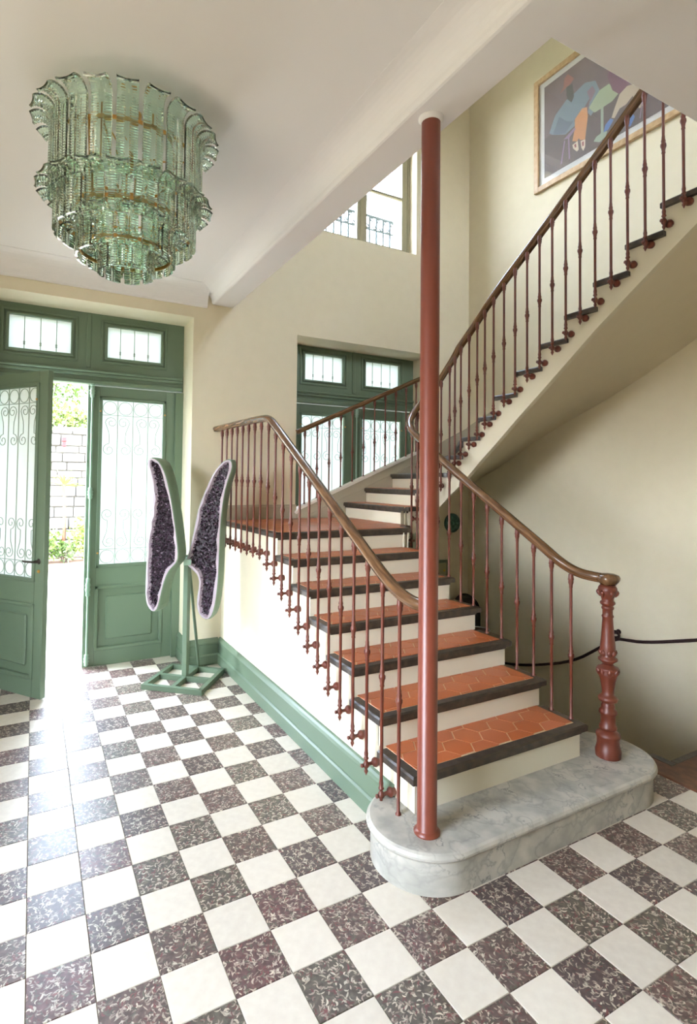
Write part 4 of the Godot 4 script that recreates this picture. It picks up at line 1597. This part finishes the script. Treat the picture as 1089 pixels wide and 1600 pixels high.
	for sh in shapes:
		var poly := PackedVector2Array()
		var lo := Vector2(9999, 9999)
		var hi := Vector2(-9999, -9999)
		for q in sh[1]:
			var v := Vector2((q[0] + 1.48) * 400.0, (5.75 - q[1]) * 400.0)
			poly.append(v)
			lo = lo.min(v)
			hi = hi.max(v)
		for y in range(maxi(0, int(lo.y)), mini(H, int(hi.y) + 1)):
			for x in range(maxi(0, int(lo.x)), mini(W, int(hi.x) + 1)):
				if Geometry2D.is_point_in_polygon(Vector2(x, y), poly):
					im.set_pixel(x, y, sh[0])
	im.generate_mipmaps()
	var pm := mat(Color.WHITE, 0.6)
	pm.albedo_texture = ImageTexture.create_from_image(im)
	s = mb()
	var a := Vector3(-0.0165, 5.75 + oy, -1.48 + oz)
	var b := Vector3(-0.0165, 5.75 + oy, 0.05 + oz)
	var c2 := Vector3(-0.0165, 4.80 + oy, 0.05 + oz)
	var d := Vector3(-0.0165, 4.80 + oy, -1.48 + oz)
	var nl := Vector3.LEFT
	smooth_quad(s, [a, b, c2, d], [nl, nl, nl, nl], [Vector2(0, 0), Vector2(1, 0), Vector2(1, 1), Vector2(0, 1)])
	part(p, "print", s, pm, "print of a seated figure in blue with a red hat")
	s = mb()
	box(s, Vector3(-0.0225, y0 + t - 0.004 + oy, z0 + t - 0.004 + oz), Vector3(-0.020, y1 - t + 0.004 + oy, z1 - t + 0.004 + oz))
	part(p, "picture_glass", s, M.pane)

# ------------------------------------------------------------------ small things under the stairs
func build_small() -> void:
	var rp := thing("rope_handrail", "dark red rope handrail strung along the wall behind the newel post", "rope", Vector3(4.49, 0.35, -0.70))
	var pts := []
	for q in [[-2.3, -0.30], [-1.92, -0.262], [-1.55, -0.16], [-1.13, 0.0], [-0.86, 0.20], [-0.70, 0.325], [-0.62, 0.335], [-0.45, 0.355], [-0.05, 0.478], [0.5, 0.66], [1.4, 0.92]]:
		pts.append(Vector3(0, q[1] - 0.35, q[0] + 0.70))
	var s := mb()
	tube(s, chaikin(pts, 2), 0.013, 8)
	part(rp, "rope", s, M.rope)
	s = mb()
	lathe(s, [Vector2(0.022, -0.04), Vector2(0.022, -0.034), Vector2(0.008, -0.03), Vector2(0.008, 0.02)], 12, Transform3D(Basis(Vector3.BACK, PI * 0.5), Vector3(0.0, 0.03, 0)))
	var ring := []
	for i in 21:
		ring.append(Vector3(-0.006, 0.006 + 0.034 * sin(TAU * i / 20), 0.034 * cos(TAU * i / 20)))
	tube(s, ring, 0.010, 8, false)
	for i in 21:
		ring[i] = Vector3(-0.006 + 0.018 * cos(TAU * i / 20), 0.006 + 0.02 * sin(TAU * i / 20), 0.02 * cos(TAU * i / 20))
	tube(s, ring, 0.010, 8, false)
	part(rp, "bracket", s, M.rope, "dark ring bracket with a knot")
	# round plaque
	var mg := mat(Color(0.14, 0.30, 0.25), 0.45)
	var md := thing("wall_plaque", "round dark green plaque on the wall under the stairs", "plaque", Vector3(4.275, 1.20, -2.585))
	var face := Transform3D(Basis(Vector3.RIGHT, PI * 0.5), Vector3.ZERO)
	s = mb()
	lathe(s, [Vector2(0, -0.012), Vector2(0.112, -0.012), Vector2(0.112, 0.008), Vector2(0.104, 0.016), Vector2(0.092, 0.010), Vector2(0.0, 0.010)], 28, face)
	part(md, "disc", s, mg)
	s = mb()
	for i in 8:
		var a := TAU * i / 8
		lathe(s, [Vector2(0.026, 0.0), Vector2(0.022, 0.008), Vector2(0.012, 0.014), Vector2(0, 0.016)], 10, Transform3D(face.basis, Vector3(cos(a) * 0.062, sin(a) * 0.062, 0.008)))
	lathe(s, [Vector2(0.026, 0.0), Vector2(0.02, 0.012), Vector2(0, 0.018)], 12, Transform3D(face.basis, Vector3(0, 0, 0.008)))
	part(md, "rosette", s, mat(Color(0.24, 0.42, 0.36), 0.4))
	# cupboard with a green frame
	var cb := thing("wall_cabinet", "small pale cabinet with a green frame on the wall below the plaque", "cabinet", Vector3(4.08, 0.33, -2.6))
	s = mb()
	box(s, Vector3(-0.13, 0, 0), Vector3(0.125, 0.455, 0.03), 0.003)
	part(cb, "frame", s, M.green)
	s = mb()
	box(s, Vector3(-0.095, 0.03, 0.025), Vector3(0.09, 0.42, 0.038), 0.003)
	var cd := part(cb, "cabinet_door", s, mat(Color(0.62, 0.62, 0.48), 0.5))
	s = mb()
	lathe(s, [Vector2(0.010, 0), Vector2(0.012, 0.008), Vector2(0, 0.014)], 10, Transform3D(face.basis, Vector3(0.055, 0.335, 0.037)))
	part(cd, "knob", s, mat(Color(0.85, 0.72, 0.12), 0.35))
	# dark rounded carrier
	var bg := thing("carrier_bag", "dark rounded bag with green edging standing under the stairs", "bag", Vector3(4.34, 0, -2.42))
	s = mb()
	var arch := PackedVector2Array([Vector2(-0.15, 0), Vector2(0.15, 0)])
	for i in 15:
		var a := PI * i / 14
		arch.append(Vector2(cos(a) * 0.15, 0.20 + sin(a) * 0.20))
	var ax := Transform3D(Basis(Vector3.UP, -0.5), Vector3.ZERO)
	var sh := mb()
	prism(sh, arch, -0.07, 0.07, 0.02, ax * Transform3D(Basis(Vector3.RIGHT, Vector3.BACK, Vector3.UP), Vector3.ZERO))
	part(bg, "bag_body", sh, M.black)
	var rim := []
	for i in 15:
		var a := PI * i / 14
		rim.append(ax * Vector3(cos(a) * 0.135, 0.20 + sin(a) * 0.185, 0.07))
	rim.push_front(ax * Vector3(0.135, 0.01, 0.07))
	rim.append(ax * Vector3(-0.135, 0.01, 0.07))
	s = mb()
	tube(s, rim, 0.008, 8)
	part(bg, "edging", s, mat(Color(0.06, 0.11, 0.085), 0.5))
	# bowl
	var bo := thing("bowl", "shallow brown bowl with a white rim on the floor under the stairs", "bowl", Vector3(4.30, 0.0, -2.19))
	s = mb()
	lathe(s, [Vector2(0, 0.002), Vector2(0.08, 0.0), Vector2(0.115, 0.03), Vector2(0.128, 0.062)], 28)
	lathe(s, [Vector2(0.122, 0.062), Vector2(0.108, 0.034), Vector2(0.075, 0.012), Vector2(0, 0.012)], 28)
	part(bo, "bowl_body", s, mat(Color(0.30, 0.20, 0.12), 0.4))
	s = mb()
	var rr := []
	for i in 33:
		rr.append(Vector3(cos(TAU * i / 32) * 0.125, 0.063, sin(TAU * i / 32) * 0.125))
	tube(s, rr, 0.006, 8, false)
	part(bo, "rim", s, M.white)

# ------------------------------------------------------------------ the garden in front of the door
func leaves(s: SurfaceTool, c: Vector3, r: Vector3, n: int, size: float) -> void:
	for i in n:
		var d := Vector3(rng.randfn(), rng.randfn(), rng.randfn()).normalized() * pow(rng.randf(), 0.45)
		var p := c + d * r
		var a := Vector3(rng.randfn(), rng.randfn() + 0.4, rng.randfn()).normalized()
		var b := a.cross(Vector3(rng.randfn(), rng.randfn(), rng.randfn())).normalized()
		var l := size * rng.randf_range(0.7, 1.3)
		quad(s, p, p + a * l * 0.5 + b * l * 0.25, p + a * l, p + a * l * 0.5 - b * l * 0.25)

func shrub(called: String, label: String, at: Vector3, r: Vector3, n: int, size: float, m: Material, cat := "shrub") -> void:
	var o := thing(called, label, cat, at)
	var s := mb()
	leaves(s, Vector3(0, r.y * 1.05, 0), r, n, size)
	var f := part(o, "foliage", s, m)
	f.set_meta("kind", "stuff")
	s = mb()
	for i in 5:
		var a := TAU * i / 5.0
		tube(s, [Vector3(0.02 * cos(a), 0, 0.02 * sin(a)), Vector3(r.x * 0.4 * cos(a), r.y, r.z * 0.4 * sin(a))], 0.012, 5)
	part(o, "stems", s, M.nosing)

func build_garden() -> void:
	var s := mb()
	bx(s, -9, 10, -0.2, -0.03, -9.3, -3.06)
	var g := part(self, "garden_ground", s, mat(Color(0.62, 0.59, 0.54), 0.9), "pale gravel ground in front of the open door")
	g.set_meta("kind", "structure")
	s = mb()
	bx(s, -9, 10, -0.2, 0.10, -9.9, -8.75, 0.02)
	var bed := part(self, "flower_bed", s, mat(Color(0.44, 0.34, 0.27), 0.95), "brown earth bed at the foot of the stone wall")
	bed.set_meta("kind", "structure")
	# retaining wall of rough stones
	var w := thing("garden_wall", "pale rough stone wall in the garden seen through the open door", "wall", Vector3(0, 0.05, -9.6))
	s = mb()
	bx(s, -9, 10, -0.2, 2.55, -0.7, -0.02)
	part(w, "mortar", s, mat(Color(0.30, 0.285, 0.26), 0.95))
	rng.seed = 301
	var tones := [mat(Color(0.38, 0.37, 0.35), 0.9), mat(Color(0.42, 0.405, 0.38), 0.9), mat(Color(0.35, 0.34, 0.33), 0.9)]
	var y := 0.05
	while y < 2.5:
		var h := rng.randf_range(0.14, 0.24)
		var x := -1.3 + rng.randf() * 0.2
		while x < 2.3:
			var l := rng.randf_range(0.2, 0.46)
			s = mb()
			box(s, Vector3(x, y, -0.05), Vector3(x + l - 0.02, y + h - 0.02, rng.randf_range(0.01, 0.045)), 0.018)
			part(w, "stone", s, tones[rng.randi() % 3])
			x += l
		y += h
	s = mb()
	var hill := 12
	for i in hill:
		for j in 8:
			var q := []
			for e in [[0, 0], [1, 0], [1, 1], [0, 1]]:
				var xx: float = -10.0 + 22.0 * (i + e[0]) / hill
				var zz: float = -10.0 - 12.0 * (j + e[1]) / 8.0
				q.append(Vector3(xx, 2.5 + (-10.0 - zz) * 0.35 + 0.25 * sin(xx * 1.3 + zz), zz))
			quad(s, q[0], q[1], q[2], q[3], Vector3.UP)
	var hl := part(self, "garden_slope", s, mat(Color(0.30, 0.36, 0.17), 0.95), "green slope rising behind the stone wall")
	hl.set_meta("kind", "structure")
	rng.seed = 55
	var leaf := []
	for c in [Color(0.29, 0.37, 0.14), Color(0.23, 0.31, 0.13), Color(0.36, 0.42, 0.18)]:
		var m := mat(c, 0.6)
		m.backlight_enabled = true
		m.backlight = Color(0.22, 0.26, 0.09)
		leaf.append(m)
	shrub("hedge_shrub", "yellow green hedge growing along the top of the stone wall", Vector3(0.45, 2.62, -9.9), Vector3(1.3, 0.30, 0.35), 1500, 0.10, leaf[2])
	shrub("garden_tree", "leafy tree on the slope behind the stone wall", Vector3(0.2, 2.6, -11.6), Vector3(1.6, 1.2, 0.9), 2200, 0.14, leaf[1], "tree")
	shrub("garden_tree", "darker tree standing behind the leafy tree on the slope", Vector3(3.3, 2.8, -12.4), Vector3(1.3, 1.5, 0.9), 1800, 0.15, leaf[0], "tree")
	shrub("garden_shrub", "bushy green shrub low in the flower bed", Vector3(0.14, 0.1, -8.98), Vector3(0.36, 0.34, 0.3), 900, 0.085, leaf[0])
	shrub("garden_shrub", "lighter green shrub beside the bushy one in the bed", Vector3(0.92, 0.1, -9.1), Vector3(0.34, 0.42, 0.28), 800, 0.085, leaf[2])
	shrub("garden_shrub", "small green shrub growing at the foot of the yucca", Vector3(0.53, 0.1, -8.93), Vector3(0.2, 0.2, 0.1), 260, 0.07, leaf[1])
	var yu := thing("yucca", "spiky pale green yucca in front of the stone wall", "plant", Vector3(0.50, 0.1, -9.08))
	s = mb()
	tube(s, [Vector3.ZERO, Vector3(0.02, 0.7, 0), Vector3(0, 1.45, 0)], 0.028, 7)
	part(yu, "trunk", s, M.basement_wood)
	for i in 26:
		s = mb()
		var a := TAU * i * 0.618
		var el := rng.randf_range(-0.2, 1.3)
		var d := Vector3(cos(a) * cos(el), sin(el), sin(a) * cos(el))
		var sd := d.cross(Vector3.UP).normalized() * 0.02
		var p0 := Vector3(0, 1.43, 0)
		var l := rng.randf_range(0.32, 0.46)
		quad(s, p0, p0 + d * l * 0.4 + sd, p0 + d * l + Vector3(0, -0.05, 0), p0 + d * l * 0.4 - sd)
		part(yu, "yucca_leaf", s, leaf[2])
	var lamp := thing("wall_box", "small dark red box fixed to the stone wall outside", "box", Vector3(0.50, 2.28, -9.55))
	s = mb()
	box(s, Vector3(-0.035, 0, 0), Vector3(0.035, 0.085, 0.07), 0.01)
	box(s, Vector3(-0.045, 0.095, 0), Vector3(0.045, 0.19, 0.08), 0.012)
	part(lamp, "box_body", s, mat(Color(0.45, 0.05, 0.07), 0.5))

func _ready() -> void:
	set_camera()
	set_light()
	make_materials()
	build_shell()
	build_door("door_1", "green double door with overlights, its left leaf standing open", 0.40, D1[0], D1[1], 54.4)
	build_door("door_2", "green glazed double door behind the stairs, both leaves closed", 3.15, D2[0] + 0.055, D2[1], 0.0)
	build_window()
	build_stairs()
	build_railings()
	build_chandelier()
	build_geodes()
	build_picture()
	build_small()
	build_garden()
